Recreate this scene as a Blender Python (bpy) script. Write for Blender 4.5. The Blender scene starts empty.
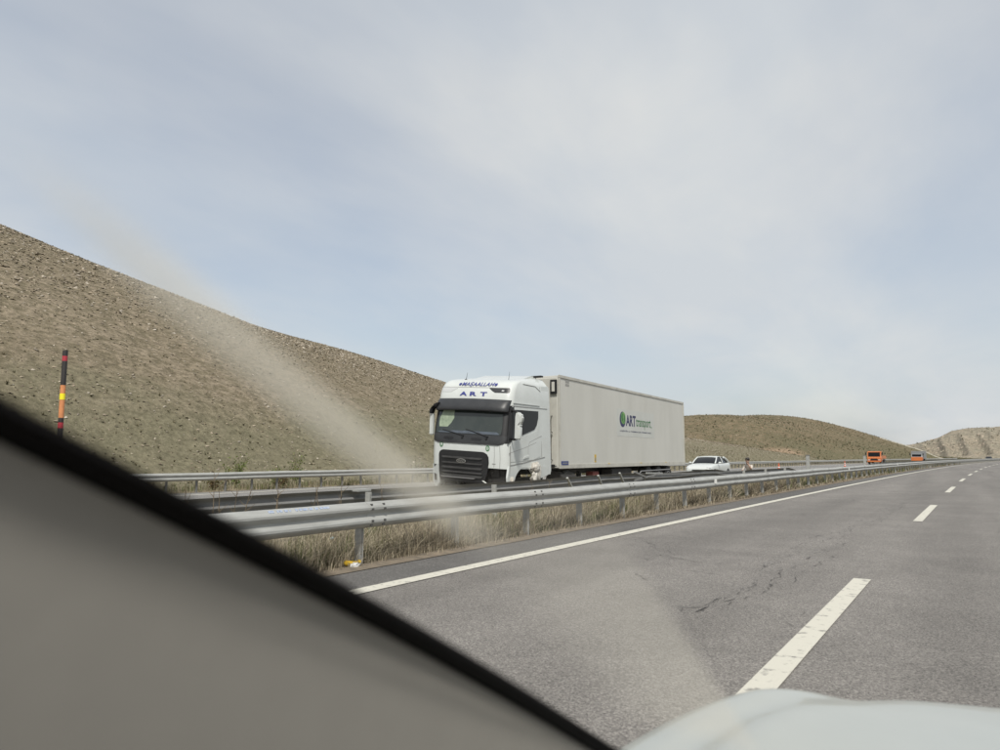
import bpy, bmesh, math, random
import numpy as np
from mathutils import Vector, Matrix
R = math.radians
random.seed(7)
rng = np.random.RandomState(11)
scene = bpy.context.scene
COL = scene.collection

# ------------------------------------------------------------------ camera
cam_d = bpy.data.cameras.new('camera')
cam = bpy.data.objects.new('camera', cam_d)
COL.objects.link(cam)
cam.location = (0, 0, 1.303)
cam.rotation_euler = (R(90 + 6.274), 0, R(32.465))
cam_d.sensor_width = 36.0
cam_d.lens = 36.0 * 741.4 / 1000.0
cam_d.clip_start = 0.01
cam_d.clip_end = 9000
cam_d.dof.use_dof = True
cam_d.dof.focus_distance = 24.0
cam_d.dof.aperture_fstop = 3.9
scene.camera = cam

# ------------------------------------------------------------------ light
SUN_EL, SUN_AZ = 53.0, 145.0          # azimuth clockwise from +Y
world = bpy.data.worlds.new('World')
scene.world = world
world.use_nodes = True
wn, wl = world.node_tree.nodes, world.node_tree.links
wn.clear()
w_out = wn.new('ShaderNodeOutputWorld')
w_bg = wn.new('ShaderNodeBackground')
w_bg.inputs['Strength'].default_value = 0.1
sky = wn.new('ShaderNodeTexSky')
sky.sky_type = 'NISHITA'
sky.sun_disc = False
sky.sun_elevation = R(SUN_EL)
sky.sun_rotation = R(SUN_AZ)
sky.dust_density = 2.0
# thin high cloud: noise laid on a flat cloud deck (direction / height)
tc = wn.new('ShaderNodeTexCoord')
sep = wn.new('ShaderNodeSeparateXYZ')
wl.new(tc.outputs['Generated'], sep.inputs[0])
zc = wn.new('ShaderNodeMath'); zc.operation = 'MAXIMUM'; zc.inputs[1].default_value = 0.0
wl.new(sep.outputs['Z'], zc.inputs[0])
za = wn.new('ShaderNodeMath'); za.operation = 'ADD'; za.inputs[1].default_value = 0.22
wl.new(zc.outputs[0], za.inputs[0])
dx = wn.new('ShaderNodeMath'); dx.operation = 'DIVIDE'
dy = wn.new('ShaderNodeMath'); dy.operation = 'DIVIDE'
wl.new(sep.outputs['X'], dx.inputs[0]); wl.new(za.outputs[0], dx.inputs[1])
wl.new(sep.outputs['Y'], dy.inputs[0]); wl.new(za.outputs[0], dy.inputs[1])
cmb = wn.new('ShaderNodeCombineXYZ')
wl.new(dx.outputs[0], cmb.inputs[0]); wl.new(dy.outputs[0], cmb.inputs[1])
mp = wn.new('ShaderNodeMapping')
mp.inputs['Rotation'].default_value = (0, 0, R(25))
mp.inputs['Scale'].default_value = (1.1, 0.6, 1)
mp.inputs['Location'].default_value = (7.7, 3.3, 0)
wl.new(cmb.outputs[0], mp.inputs[0])
n1 = wn.new('ShaderNodeTexNoise')
n1.inputs['Scale'].default_value = 0.7; n1.inputs['Detail'].default_value = 6
n1.inputs['Roughness'].default_value = 0.52; n1.inputs['Distortion'].default_value = 0.15
wl.new(mp.outputs[0], n1.inputs[0])
cr = wn.new('ShaderNodeValToRGB')
cr.color_ramp.elements[0].position = 0.34; cr.color_ramp.elements[0].color = (0.52, 0.52, 0.52, 1)
cr.color_ramp.elements[1].position = 0.62; cr.color_ramp.elements[1].color = (0.97, 0.97, 0.97, 1)
wl.new(n1.outputs['Fac'], cr.inputs[0])
n2 = wn.new('ShaderNodeTexNoise')
n2.inputs['Scale'].default_value = 1.5; n2.inputs['Detail'].default_value = 8
n2.inputs['Roughness'].default_value = 0.55; n2.inputs['Distortion'].default_value = 0.25
wl.new(mp.outputs[0], n2.inputs[0])
cr2 = wn.new('ShaderNodeValToRGB')
cr2.color_ramp.elements[0].position = 0.42; cr2.color_ramp.elements[0].color = (4.85, 5.1, 5.4, 1)
cr2.color_ramp.elements[1].position = 0.78; cr2.color_ramp.elements[1].color = (5.95, 5.9, 5.75, 1)
wl.new(n2.outputs['Fac'], cr2.inputs[0])
mx = wn.new('ShaderNodeMix'); mx.data_type = 'RGBA'
wl.new(cr.outputs[0], mx.inputs[0])
wl.new(sky.outputs[0], mx.inputs[6]); wl.new(cr2.outputs[0], mx.inputs[7])
wl.new(mx.outputs[2], w_bg.inputs['Color'])
wl.new(w_bg.outputs[0], w_out.inputs[0])

sun_d = bpy.data.lights.new('sun', 'SUN')
sun_d.energy = 3.1
sun_d.angle = R(8.0)
sun_d.color = (1.0, 0.955, 0.89)
sun = bpy.data.objects.new('sun', sun_d)
COL.objects.link(sun)
_d = Vector((math.sin(R(SUN_AZ)) * math.cos(R(SUN_EL)), math.cos(R(SUN_AZ)) * math.cos(R(SUN_EL)), math.sin(R(SUN_EL))))
sun.rotation_euler = _d.to_track_quat('Z', 'Y').to_euler()

scene.view_settings.view_transform = 'Standard'
scene.view_settings.look = 'None'
scene.view_settings.gamma = 1.0
scene.view_settings.exposure = 0.42
scene.render.engine = 'CYCLES'
scene.cycles.use_denoising = True
scene.cycles.max_bounces = 6
scene.cycles.transparent_max_bounces = 16
scene.cycles.volume_bounces = 1

# ------------------------------------------------------------------ materials
def lin(r, g, b):
    f = lambda c: (c / 255 / 12.92) if c / 255 <= .04045 else ((c / 255 + .055) / 1.055) ** 2.4
    return (f(r), f(g), f(b))

def mat(name, c1, rough=0.6, metal=0.0, c2=None, scale=6.0, detail=5, lo=.35, hi=.65, bump=0.0, bscale=60.0,
        coat=0.0, spec=0.5, stretch=(1, 1, 1), rough2=None):
    m = bpy.data.materials.new(name)
    m.use_nodes = True
    n, l = m.node_tree.nodes, m.node_tree.links
    p = n['Principled BSDF']
    p.inputs['Base Color'].default_value = (*c1, 1)
    p.inputs['Roughness'].default_value = rough
    p.inputs['Metallic'].default_value = metal
    p.inputs['Specular IOR Level'].default_value = spec
    if coat: p.inputs['Coat Weight'].default_value = coat; p.inputs['Coat Roughness'].default_value = .06
    t = n.new('ShaderNodeTexCoord')
    mpn = n.new('ShaderNodeMapping'); mpn.inputs['Scale'].default_value = stretch
    l.new(t.outputs['Object'], mpn.inputs[0])
    if c2 is not None:
        nz = n.new('ShaderNodeTexNoise')
        nz.inputs['Scale'].default_value = scale; nz.inputs['Detail'].default_value = detail
        nz.inputs['Roughness'].default_value = .6
        l.new(mpn.outputs[0], nz.inputs[0])
        r = n.new('ShaderNodeValToRGB')
        r.color_ramp.elements[0].position = lo; r.color_ramp.elements[0].color = (*c1, 1)
        r.color_ramp.elements[1].position = hi; r.color_ramp.elements[1].color = (*c2, 1)
        l.new(nz.outputs['Fac'], r.inputs[0]); l.new(r.outputs[0], p.inputs['Base Color'])
        if rough2 is not None:
            mr = n.new('ShaderNodeMapRange'); mr.inputs[1].default_value = lo; mr.inputs[2].default_value = hi
            mr.inputs[3].default_value = rough; mr.inputs[4].default_value = rough2
            l.new(nz.outputs['Fac'], mr.inputs[0]); l.new(mr.outputs[0], p.inputs['Roughness'])
    if bump:
        nb = n.new('ShaderNodeTexNoise'); nb.inputs['Scale'].default_value = bscale; nb.inputs['Detail'].default_value = 4
        l.new(mpn.outputs[0], nb.inputs[0])
        b = n.new('ShaderNodeBump'); b.inputs['Strength'].default_value = bump; b.inputs['Distance'].default_value = .02
        l.new(nb.outputs['Fac'], b.inputs['Height']); l.new(b.outputs[0], p.inputs['Normal'])
    return m

def asphalt(name, dark, light, streak=True):
    m = bpy.data.materials.new(name); m.use_nodes = True
    n, l = m.node_tree.nodes, m.node_tree.links
    p = n['Principled BSDF']; p.inputs['Roughness'].default_value = .82; p.inputs['Specular IOR Level'].default_value = .35
    t = n.new('ShaderNodeTexCoord')
    v = n.new('ShaderNodeTexVoronoi'); v.inputs['Scale'].default_value = 105; l.new(t.outputs['Object'], v.inputs[0])
    v2 = n.new('ShaderNodeTexNoise'); v2.inputs['Scale'].default_value = 64; v2.inputs['Detail'].default_value = 6; v2.inputs['Roughness'].default_value = .75
    l.new(t.outputs['Object'], v2.inputs[0])
    sepc = n.new('ShaderNodeSeparateColor'); l.new(v.outputs['Color'], sepc.inputs[0])
    ad = n.new('ShaderNodeMath'); ad.operation = 'MULTIPLY_ADD'; ad.inputs[1].default_value = .42
    l.new(sepc.outputs[0], ad.inputs[0]); 
    sc2 = n.new('ShaderNodeMath'); sc2.operation = 'MULTIPLY'; sc2.inputs[1].default_value = .75
    l.new(v2.outputs['Fac'], sc2.inputs[0]); l.new(sc2.outputs[0], ad.inputs[2])
    r = n.new('ShaderNodeValToRGB')
    e = r.color_ramp.elements
    e[0].position = .22; e[0].color = (*[c * .36 for c in dark], 1)
    e[1].position = .86; e[1].color = (*[c * 1.55 for c in light], 1)
    k = e.new(.46); k.color = (*dark, 1); k = e.new(.66); k.color = (*light, 1)
    l.new(ad.outputs[0], r.inputs[0])
    # broad patches and long wheel-track streaks
    mp1 = n.new('ShaderNodeMapping'); mp1.inputs['Scale'].default_value = (.75, .05, 1); l.new(t.outputs['Object'], mp1.inputs[0])
    s1 = n.new('ShaderNodeTexNoise'); s1.inputs['Scale'].default_value = 1.0; s1.inputs['Detail'].default_value = 6; l.new(mp1.outputs[0], s1.inputs[0])
    s2 = n.new('ShaderNodeTexNoise'); s2.inputs['Scale'].default_value = .8; s2.inputs['Detail'].default_value = 9; s2.inputs['Roughness'].default_value = .7; l.new(t.outputs['Object'], s2.inputs[0])
    m1 = n.new('ShaderNodeMapRange'); m1.inputs[1].default_value = .3; m1.inputs[2].default_value = .7; m1.inputs[3].default_value = .78; m1.inputs[4].default_value = 1.15; l.new(s1.outputs['Fac'], m1.inputs[0])
    m2 = n.new('ShaderNodeMapRange'); m2.inputs[1].default_value = .3; m2.inputs[2].default_value = .7; m2.inputs[3].default_value = .84; m2.inputs[4].default_value = 1.12; l.new(s2.outputs['Fac'], m2.inputs[0])
    mm = n.new('ShaderNodeMath'); mm.operation = 'MULTIPLY'; l.new(m1.outputs[0], mm.inputs[0]); l.new(m2.outputs[0], mm.inputs[1])
    vm = n.new('ShaderNodeVectorMath'); vm.operation = 'SCALE'; l.new(r.outputs[0], vm.inputs[0]); l.new(mm.outputs[0], vm.inputs['Scale'])
    l.new(vm.outputs[0], p.inputs['Base Color'])
    b = n.new('ShaderNodeBump'); b.inputs['Strength'].default_value = .55; b.inputs['Distance'].default_value = .012
    l.new(ad.outputs[0], b.inputs['Height']); l.new(b.outputs[0], p.inputs['Normal'])
    return m

def attr_mat(name, rough=.8, trans=0.0):
    m = bpy.data.materials.new(name); m.use_nodes = True
    n, l = m.node_tree.nodes, m.node_tree.links
    p = n['Principled BSDF']; p.inputs['Roughness'].default_value = rough; p.inputs['Specular IOR Level'].default_value = .25
    a = n.new('ShaderNodeAttribute'); a.attribute_name = 'Col'
    l.new(a.outputs['Color'], p.inputs['Base Color'])
    if trans:
        out = n['Material Output']
        tr = n.new('ShaderNodeBsdfTranslucent'); l.new(a.outputs['Color'], tr.inputs[0])
        ms = n.new('ShaderNodeMixShader'); ms.inputs[0].default_value = trans
        l.new(p.outputs[0], ms.inputs[1]); l.new(tr.outputs[0], ms.inputs[2]); l.new(ms.outputs[0], out.inputs[0])
    return m

def hill_mat(name, a, b, c, low=None, bscale=1.2, patch=None):
    """soil a / b with scattered dry scrub c, and a low, flatter, greener apron"""
    m = bpy.data.materials.new(name); m.use_nodes = True
    n, l = m.node_tree.nodes, m.node_tree.links
    p = n['Principled BSDF']; p.inputs['Roughness'].default_value = .95; p.inputs['Specular IOR Level'].default_value = .1
    t = n.new('ShaderNodeTexCoord')
    na = n.new('ShaderNodeTexNoise'); na.inputs['Scale'].default_value = .06; na.inputs['Detail'].default_value = 8; na.inputs['Roughness'].default_value = .65
    nb = n.new('ShaderNodeTexNoise'); nb.inputs['Scale'].default_value = bscale; nb.inputs['Detail'].default_value = 8; nb.inputs['Roughness'].default_value = .72
    nc = n.new('ShaderNodeTexNoise'); nc.inputs['Scale'].default_value = 2.4; nc.inputs['Detail'].default_value = 7; nc.inputs['Roughness'].default_value = .85
    for q in (na, nb, nc): l.new(t.outputs['Object'], q.inputs[0])
    r1 = n.new('ShaderNodeValToRGB'); r1.color_ramp.elements[0].position = .38; r1.color_ramp.elements[1].position = .62
    r1.color_ramp.elements[0].color = (*a, 1); r1.color_ramp.elements[1].color = (*b, 1); l.new(na.outputs['Fac'], r1.inputs[0])
    r2 = n.new('ShaderNodeValToRGB'); r2.color_ramp.elements[0].position = .42; r2.color_ramp.elements[1].position = .60
    r2.color_ramp.elements[0].color = (.85, .85, .85, 1); r2.color_ramp.elements[1].color = (0, 0, 0, 1); l.new(nb.outputs['Fac'], r2.inputs[0])
    mix = n.new('ShaderNodeMix'); mix.data_type = 'RGBA'
    l.new(r2.outputs[0], mix.inputs[0]); l.new(r1.outputs[0], mix.inputs[6]); mix.inputs[7].default_value = (*c, 1)
    col = mix.outputs[2]
    if low is not None:
        sp = n.new('ShaderNodeSeparateXYZ'); l.new(t.outputs['Object'], sp.inputs[0])
        ma = n.new('ShaderNodeMath'); ma.operation = 'MULTIPLY_ADD'; ma.inputs[1].default_value = 9.0
        l.new(na.outputs['Fac'], ma.inputs[0]); l.new(sp.outputs['Z'], ma.inputs[2])
        mr = n.new('ShaderNodeMapRange'); mr.inputs[1].default_value = low[0]; mr.inputs[2].default_value = low[1]; mr.inputs[3].default_value = .8; mr.inputs[4].default_value = 0
        l.new(ma.outputs[0], mr.inputs[0])
        mix2 = n.new('ShaderNodeMix'); mix2.data_type = 'RGBA'
        l.new(mr.outputs[0], mix2.inputs[0]); l.new(col, mix2.inputs[6]); mix2.inputs[7].default_value = (*low[2], 1)
        col = mix2.outputs[2]
    if patch is not None:
        mpp = n.new('ShaderNodeMapping'); mpp.vector_type = 'TEXTURE'
        mpp.inputs['Location'].default_value = patch[0]; mpp.inputs['Rotation'].default_value = patch[1]; mpp.inputs['Scale'].default_value = patch[2]
        l.new(t.outputs['Object'], mpp.inputs[0])
        ln = n.new('ShaderNodeVectorMath'); ln.operation = 'LENGTH'; l.new(mpp.outputs[0], ln.inputs[0])
        pa = n.new('ShaderNodeMath'); pa.operation = 'MULTIPLY_ADD'; pa.inputs[1].default_value = 1.6; l.new(nb.outputs['Fac'], pa.inputs[0]); l.new(ln.outputs['Value'], pa.inputs[2])
        pr = n.new('ShaderNodeMapRange'); pr.inputs[1].default_value = 1.5; pr.inputs[2].default_value = 1.85; pr.inputs[3].default_value = .85; pr.inputs[4].default_value = 0
        l.new(pa.outputs[0], pr.inputs[0])
        mix3 = n.new('ShaderNodeMix'); mix3.data_type = 'RGBA'
        l.new(pr.outputs[0], mix3.inputs[0]); l.new(col, mix3.inputs[6]); mix3.inputs[7].default_value = (*patch[3], 1)
        col = mix3.outputs[2]
    g = n.new('ShaderNodeMapRange'); g.inputs[1].default_value = .28; g.inputs[2].default_value = .72; g.inputs[3].default_value = .5; g.inputs[4].default_value = 1.48
    l.new(nc.outputs['Fac'], g.inputs[0])
    vm = n.new('ShaderNodeVectorMath'); vm.operation = 'SCALE'; l.new(col, vm.inputs[0]); l.new(g.outputs[0], vm.inputs['Scale'])
    l.new(vm.outputs[0], p.inputs['Base Color'])
    bu = n.new('ShaderNodeBump'); bu.inputs['Strength'].default_value = .8; bu.inputs['Distance'].default_value = .35
    l.new(nb.outputs['Fac'], bu.inputs['Height']); l.new(bu.outputs[0], p.inputs['Normal'])
    return m

def glass_mat(name, c, rough=.05, spec=.6):
    return mat(name, c, rough=rough, spec=spec, coat=.6)

M = {}
M['road'] = asphalt('asphalt', (.126, .117, .108), (.198, .185, .169))
M['shoulder'] = asphalt('shoulder_asphalt', (.085, .081, .077), (.135, .129, .121))
M['far_road'] = asphalt('far_asphalt', (.15, .145, .138), (.22, .212, .2))
M['paint'] = mat('road_paint', (.53, .51, .44), .75, c2=(.17, .162, .15), scale=11, detail=12, lo=.56, hi=.70, bump=.4, bscale=90)
M['tar'] = mat('crack_tar', (.045, .042, .040), .85, c2=(.095, .09, .084), scale=20)
M['soil'] = mat('soil', (.20, .16, .115), .95, c2=(.125, .105, .078), scale=5, detail=9, bump=.9, bscale=25)
M['ground'] = mat('ground_soil', (.23, .18, .12), .95, c2=(.15, .13, .075), scale=.35, detail=10, bump=.6, bscale=3)
M['median'] = mat('median_soil', (.19, .155, .105), .95, c2=(.11, .105, .055), scale=2.2, detail=9, bump=.9, bscale=14)
M['galv'] = mat('galvanised', (.40, .405, .385), .58, .15, c2=(.29, .29, .275), scale=7, detail=9, lo=.3, hi=.7, bump=.12, bscale=30, stretch=(1, .35, 2.2), rough2=.62)
M['galv_old'] = mat('galvanised_dull', (.26, .26, .255), .62, .25, c2=(.17, .168, .16), scale=4, detail=9, lo=.3, hi=.7, bump=.15, bscale=20, stretch=(1, .4, 2), rough2=.7)
M['bolt'] = mat('bolt_steel', (.10, .098, .095), .6, .5)
M['grass'] = attr_mat('grass_blades', .85, .25)
M['rock'] = attr_mat('rock_faces', .95)
M['leaf'] = attr_mat('leaf_faces', .7, .3)
M['white'] = mat('white_paint', (.56, .585, .57), .32, c2=(.495, .515, .495), scale=1.6, detail=8, lo=.35, hi=.75, coat=.35)
M['box'] = mat('trailer_panel', (.55, .545, .505), .5, c2=(.485, .48, .44), scale=.9, detail=9, lo=.35, hi=.72, stretch=(1, 1, .35))
M['trim'] = mat('trailer_trim', (.50, .49, .44), .5, c2=(.40, .39, .35), scale=2.2, detail=8)
M['black'] = mat('black_plastic', (.008, .008, .009), .5, c2=(.014, .014, .015), scale=4)
M['grey_pl'] = mat('grey_plastic', (.022, .023, .025), .45, c2=(.032, .033, .035), scale=3)
M['grille_bar'] = mat('grille_bar', (.065, .065, .065), .4, c2=(.04, .04, .04), scale=5)
M['dark'] = mat('dark_steel', (.017, .016, .015), .75, c2=(.032, .029, .026), scale=3, bump=.2)
M['rubber'] = mat('rubber', (.016, .016, .016), .85, c2=(.03, .029, .027), scale=6)
M['rim'] = mat('rim_steel', (.30, .30, .30), .5, .6)
M['glass'] = mat('dark_glass', (.008, .009, .010), .12, spec=.22)
M['glass_ws'] = mat('windscreen_glass', (.030, .038, .036), .06, c2=(.045, .053, .049), scale=1.6, detail=6, lo=.4, hi=.7, spec=.5, coat=.2)  # mottled grey-green reflection put into the glass colour
M['chrome'] = mat('chrome', (.62, .63, .64), .18, .95)
M['lamp'] = mat('lamp_lens', (.55, .56, .55), .12, .2, coat=.6)
M['blue'] = mat('blue_print', (.035, .042, .19), .5, c2=(.045, .055, .22), scale=9)
M['navy'] = mat('navy_print', (.022, .024, .085), .5, c2=(.03, .035, .10), scale=9)
M['green'] = mat('green_print', (.03, .13, .045), .5, c2=(.045, .17, .055), scale=9)
M['lgreen'] = mat('light_green_print', (.16, .33, .09), .5, c2=(.12, .27, .07), scale=6)
M['sticker'] = mat('sticker_white', (.525, .535, .505), .5, c2=(.49, .50, .47), scale=2)
M['plate_blue'] = mat('plate_blue', (.03, .05, .17), .5, c2=(.05, .065, .20), scale=20)
M['ink'] = mat('grey_ink', (.20, .20, .19), .6, c2=(.25, .25, .24), scale=20)
M['yellow'] = mat('yellow_plastic', (.62, .42, .035), .5, c2=(.50, .33, .03), scale=15)
M['foam'] = mat('torn_foam', (.56, .545, .50), .9, c2=(.38, .35, .30), scale=7, detail=9, bump=.9, bscale=22)
M['rust'] = mat('rusty_red', (.16, .035, .025), .7, c2=(.09, .025, .02), scale=6)
M['orange'] = mat('orange_paint', (.55, .165, .045), .4, c2=(.48, .14, .04), scale=2, coat=.2)
M['cone'] = mat('cone_orange', (.55, .10, .04), .55, c2=(.45, .085, .035), scale=8)
M['redband'] = mat('red_band', (.42, .035, .05), .5, c2=(.34, .03, .045), scale=20)
M['yband'] = mat('reflective_yellow', (.88, .78, .02), .4, c2=(.80, .70, .02), scale=20)
M['oband'] = mat('orange_band', (.62, .25, .10), .5, c2=(.52, .21, .085), scale=20)
M['kband'] = mat('black_band', (.022, .02, .019), .6, c2=(.035, .03, .03), scale=20)
M['skin'] = mat('skin', (.29, .185, .135), .6, c2=(.25, .155, .115), scale=12)
M['shirt'] = mat('cream_shirt', (.56, .51, .45), .9, c2=(.47, .42, .37), scale=14, bump=.3)
M['trousers'] = mat('dark_trousers', (.03, .03, .036), .9, c2=(.045, .043, .048), scale=14)
M['hair'] = mat('dark_hair', (.012, .010, .009), .6, c2=(.022, .018, .015), scale=30)
M['wood'] = mat('pole_wood', (.11, .085, .06), .9, c2=(.15, .12, .09), scale=8)
M['concrete'] = mat('concrete', (.50, .47, .40), .9, c2=(.38, .36, .30), scale=1.2, detail=9)
M['paper'] = mat('litter_white', (.62, .62, .60), .8, c2=(.5, .5, .48), scale=20)
M['car_white'] = mat('own_car_white', (.37, .385, .36), .3, c2=(.34, .355, .33), scale=2.5, coat=.35)
M['pillar'] = mat('pillar_cloth', (.205, .195, .175), .95, c2=(.198, .188, .169), scale=40, detail=6, bump=.06, bscale=500, spec=.15)
M['frit'] = mat('frit_black', (.0035, .003, .003), .8, spec=.1)

# ------------------------------------------------------------------ mesh helpers
KAPPA = .000377                                     # the road bends gently to the right
def off(s): return KAPPA * s * s / 2
def W(s, lat, z): return (lat + off(s), s, z)

def link(name, me, m=None, parent=None, smooth=False):
    o = bpy.data.objects.new(name, me)
    COL.objects.link(o)
    if m is not None:
        for x in (m if isinstance(m, (list, tuple)) else [m]): me.materials.append(x)
    if parent is not None: o.parent = parent
    if smooth:
        for p in me.polygons: p.use_smooth = True
    return o

def pyd(name, v, f, m=None, parent=None, smooth=False):
    me = bpy.data.meshes.new(name)
    me.from_pydata([tuple(map(float, a)) for a in v], [], [tuple(map(int, a)) for a in f])
    me.update()
    return link(name, me, m, parent, smooth)

class MB:
    """collects simple solids, then links them as one mesh"""
    def __init__(s): s.v = []; s.f = []
    def add(s, v, f):
        b = len(s.v); s.v += [tuple(map(float, a)) for a in v]; s.f += [tuple(b + i for i in q) for q in f]
        return s
    def box(s, c, d, rot=None):
        x, y, z = (k / 2 for k in d)
        p = [Vector((sx * x, sy * y, sz * z)) for sx in (-1, 1) for sy in (-1, 1) for sz in (-1, 1)]
        if rot is not None: p = [rot @ q for q in p]
        p = [q + Vector(c) for q in p]
        return s.add(p, [(0, 1, 3, 2), (4, 6, 7, 5), (0, 4, 5, 1), (2, 3, 7, 6), (0, 2, 6, 4), (1, 5, 7, 3)])
    def tube(s, pts, r, n=8, cap=True):
        pts = [Vector(p) for p in pts]; rr = r if isinstance(r, (list, tuple)) else [r] * len(pts)
        rings = []
        for i, p in enumerate(pts):
            t = (pts[min(i + 1, len(pts) - 1)] - pts[max(i - 1, 0)]).normalized()
            a = t.cross(Vector((0, 0, 1)))
            if a.length < 1e-3: a = t.cross(Vector((1, 0, 0)))
            a.normalize(); b = t.cross(a)
            rings.append([p + (a * math.cos(2 * math.pi * k / n) + b * math.sin(2 * math.pi * k / n)) * rr[i] for k in range(n)])
        return s.loft(rings, cap)
    def loft(s, rings, cap=True, closed=True):
        n = len(rings[0]); v = [q for r in rings for q in r]; f = []
        for i in range(len(rings) - 1):
            for k in range(n if closed else n - 1):
                a, b = i * n + k, i * n + (k + 1) % n
                f.append((a, b, b + n, a + n))
        if cap:
            f.append(tuple(range(n))[::-1]); f.append(tuple((len(rings) - 1) * n + k for k in range(n)))
        return s.add(v, f)
    def prism(s, poly, fn, t0, t1):
        """polygon of (a, b) mapped with fn(a, b, t) at t0 and t1"""
        n = len(poly)
        v = [fn(a, b, t0) for a, b in poly] + [fn(a, b, t1) for a, b in poly]
        f = [tuple(range(n))[::-1], tuple(range(n, 2 * n))] + [(k, (k + 1) % n, n + (k + 1) % n, n + k) for k in range(n)]
        return s.add(v, f)
    def lathe(s, prof, n=20, axis='z', c=(0, 0, 0)):
        rings = []
        for r, h in prof:
            ring = []
            for k in range(n):
                a = 2 * math.pi * k / n
                q = {'z': (r * math.cos(a), r * math.sin(a), h), 'y': (r * math.cos(a), h, r * math.sin(a)), 'x': (h, r * math.cos(a), r * math.sin(a))}[axis]
                ring.append(Vector(q) + Vector(c))
            rings.append(ring)
        return s.loft(rings, True)
    def build(s, name, m, parent=None, smooth=False, bevel=0, T=None, seg=2):
        v = s.v if T is None else [T(p) for p in s.v]
        bm = bmesh.new()
        bv = [bm.verts.new(p) for p in v]
        for f in s.f:
            try: bm.faces.new([bv[i] for i in f])
            except ValueError: pass
        bmesh.ops.remove_doubles(bm, verts=bm.verts, dist=1e-5)
        bmesh.ops.recalc_face_normals(bm, faces=bm.faces)
        if bevel:
            ed = [e for e in bm.edges if len(e.link_faces) == 2 and e.calc_face_angle(0) > .5]
            bmesh.ops.bevel(bm, geom=ed, offset=bevel, segments=seg, affect='EDGES', clamp_overlap=True)
        me = bpy.data.meshes.new(name); bm.to_mesh(me); bm.free()
        o = link(name, me, m, parent, smooth)
        if smooth or bevel:
            for p in me.polygons: p.use_smooth = True
            try: me.set_sharp_from_angle(angle=R(38))
            except Exception: pass
        return o

def tag(o, label=None, cat=None, group=None, kind=None):
    if label: o['label'] = label
    if cat: o['category'] = cat
    if group: o['group'] = group
    if kind: o['kind'] = kind
    return o

def thing(name, loc, label, cat, rz=0.0, group=None):
    o = bpy.data.objects.new(name, None); COL.objects.link(o)
    o.empty_display_size = .2
    o.location = loc; o.rotation_euler = (0, 0, rz)
    return tag(o, label, cat, group)

def share(name, me, parent, loc=(0, 0, 0), rot=(0, 0, 0)):
    o = bpy.data.objects.new(name, me); COL.objects.link(o); o.parent = parent
    o.location = loc; o.rotation_euler = rot
    return o

def np_mesh(name, V, F, m, col=None, parent=None, smooth=False):
    """big mesh from arrays; F is (n, 3) or (n, 4); col is per vertex rgb"""
    me = bpy.data.meshes.new(name)
    k = F.shape[1]
    me.vertices.add(len(V)); me.vertices.foreach_set('co', V.astype(np.float32).ravel())
    me.loops.add(F.size); me.loops.foreach_set('vertex_index', F.astype(np.int32).ravel())
    me.polygons.add(len(F)); me.polygons.foreach_set('loop_start', np.arange(0, F.size, k, dtype=np.int32))
    try: me.polygons.foreach_set('loop_total', np.full(len(F), k, dtype=np.int32))
    except Exception: pass
    me.update(calc_edges=True)
    if col is not None:
        a = me.color_attributes.new('Col', 'FLOAT_COLOR', 'POINT')
        a.data.foreach_set('color', np.concatenate([col, np.ones((len(col), 1))], 1).astype(np.float32).ravel())
    me.validate()
    o = link(name, me, m, parent, smooth)
    return o

# ------------------------------------------------------------------ ground, roads
def strip(name, l0, l1, z, m, s0=-12, s1=520, n=140, parent=None, ncross=1, lumps=0.0):
    ss = np.concatenate([np.linspace(s0, 60, n // 2), np.linspace(60, s1, n // 2)[1:]])
    V, Fq = [], []
    c = ncross + 1
    for i, s in enumerate(ss):
        for k in range(c):
            la = l0 + (l1 - l0) * k / ncross
            zz = z + (lumps * (math.sin(s * 1.7 + k) * .5 + math.sin(s * .63 + 2 * k) + random.uniform(-.6, .6)) if lumps and 0 < k < ncross else 0)
            V.append(W(s, la, zz))
    for i in range(len(ss) - 1):
        for k in range(ncross):
            a = i * c + k
            Fq.append((a, a + 1, a + 1 + c, a + c))
    return pyd(name, V, Fq, m, parent)

gr = pyd('ground', [(-4000, -3000, -.22), (4000, -3000, -.22), (4000, 5000, -.22), (-4000, 5000, -.22)], [(0, 1, 2, 3)], M['ground']); tag(gr, kind='structure')
road = strip('road', -6.02, 6.2, 0, M['road']); tag(road, kind='structure')
sh = strip('road_shoulder', -6.02, -5.2, .004, M['shoulder'], parent=None); tag(sh, kind='structure')
strip('edge_line', -5.225, -5.015, .008, M['paint'], parent=road)
me_d = None
for k in range(32):
    s0 = 2.9 + 14.4 * k
    if k == 0 or me_d is None or True:
        V, Fq = [], []
        for i in range(7):
            s = s0 + 6.0 * i / 6
            V += [W(s, -1.185, .008), W(s, -1.015, .008)]
        Fq = [(2 * i, 2 * i + 1, 2 * i + 3, 2 * i + 2) for i in range(6)]
        pyd('lane_dash', V, Fq, M['paint'], road)
strip('edge_line', 4.3, 4.5, .008, M['paint'], parent=road)
farroad = strip('far_road', -25.7, -9.75, -.10, M['far_road']); tag(farroad, kind='structure')
strip('edge_line', -24.35, -24.12, -.092, M['paint'], parent=farroad)
strip('edge_line', -10.95, -10.75, -.092, M['paint'], parent=farroad)
for k in range(20):
    s0 = 5 + 14.4 * k
    pyd('lane_dash', [W(s0, -17.6, -.092), W(s0, -17.43, -.092), W(s0 + 6, -17.43, -.092), W(s0 + 6, -17.6, -.092)], [(0, 1, 2, 3)], M['paint'], farroad)
med = strip('median_ground', -9.8, -6.0, -.03, M['median'], n=420, ncross=8, lumps=.018); tag(med, kind='structure')
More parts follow.
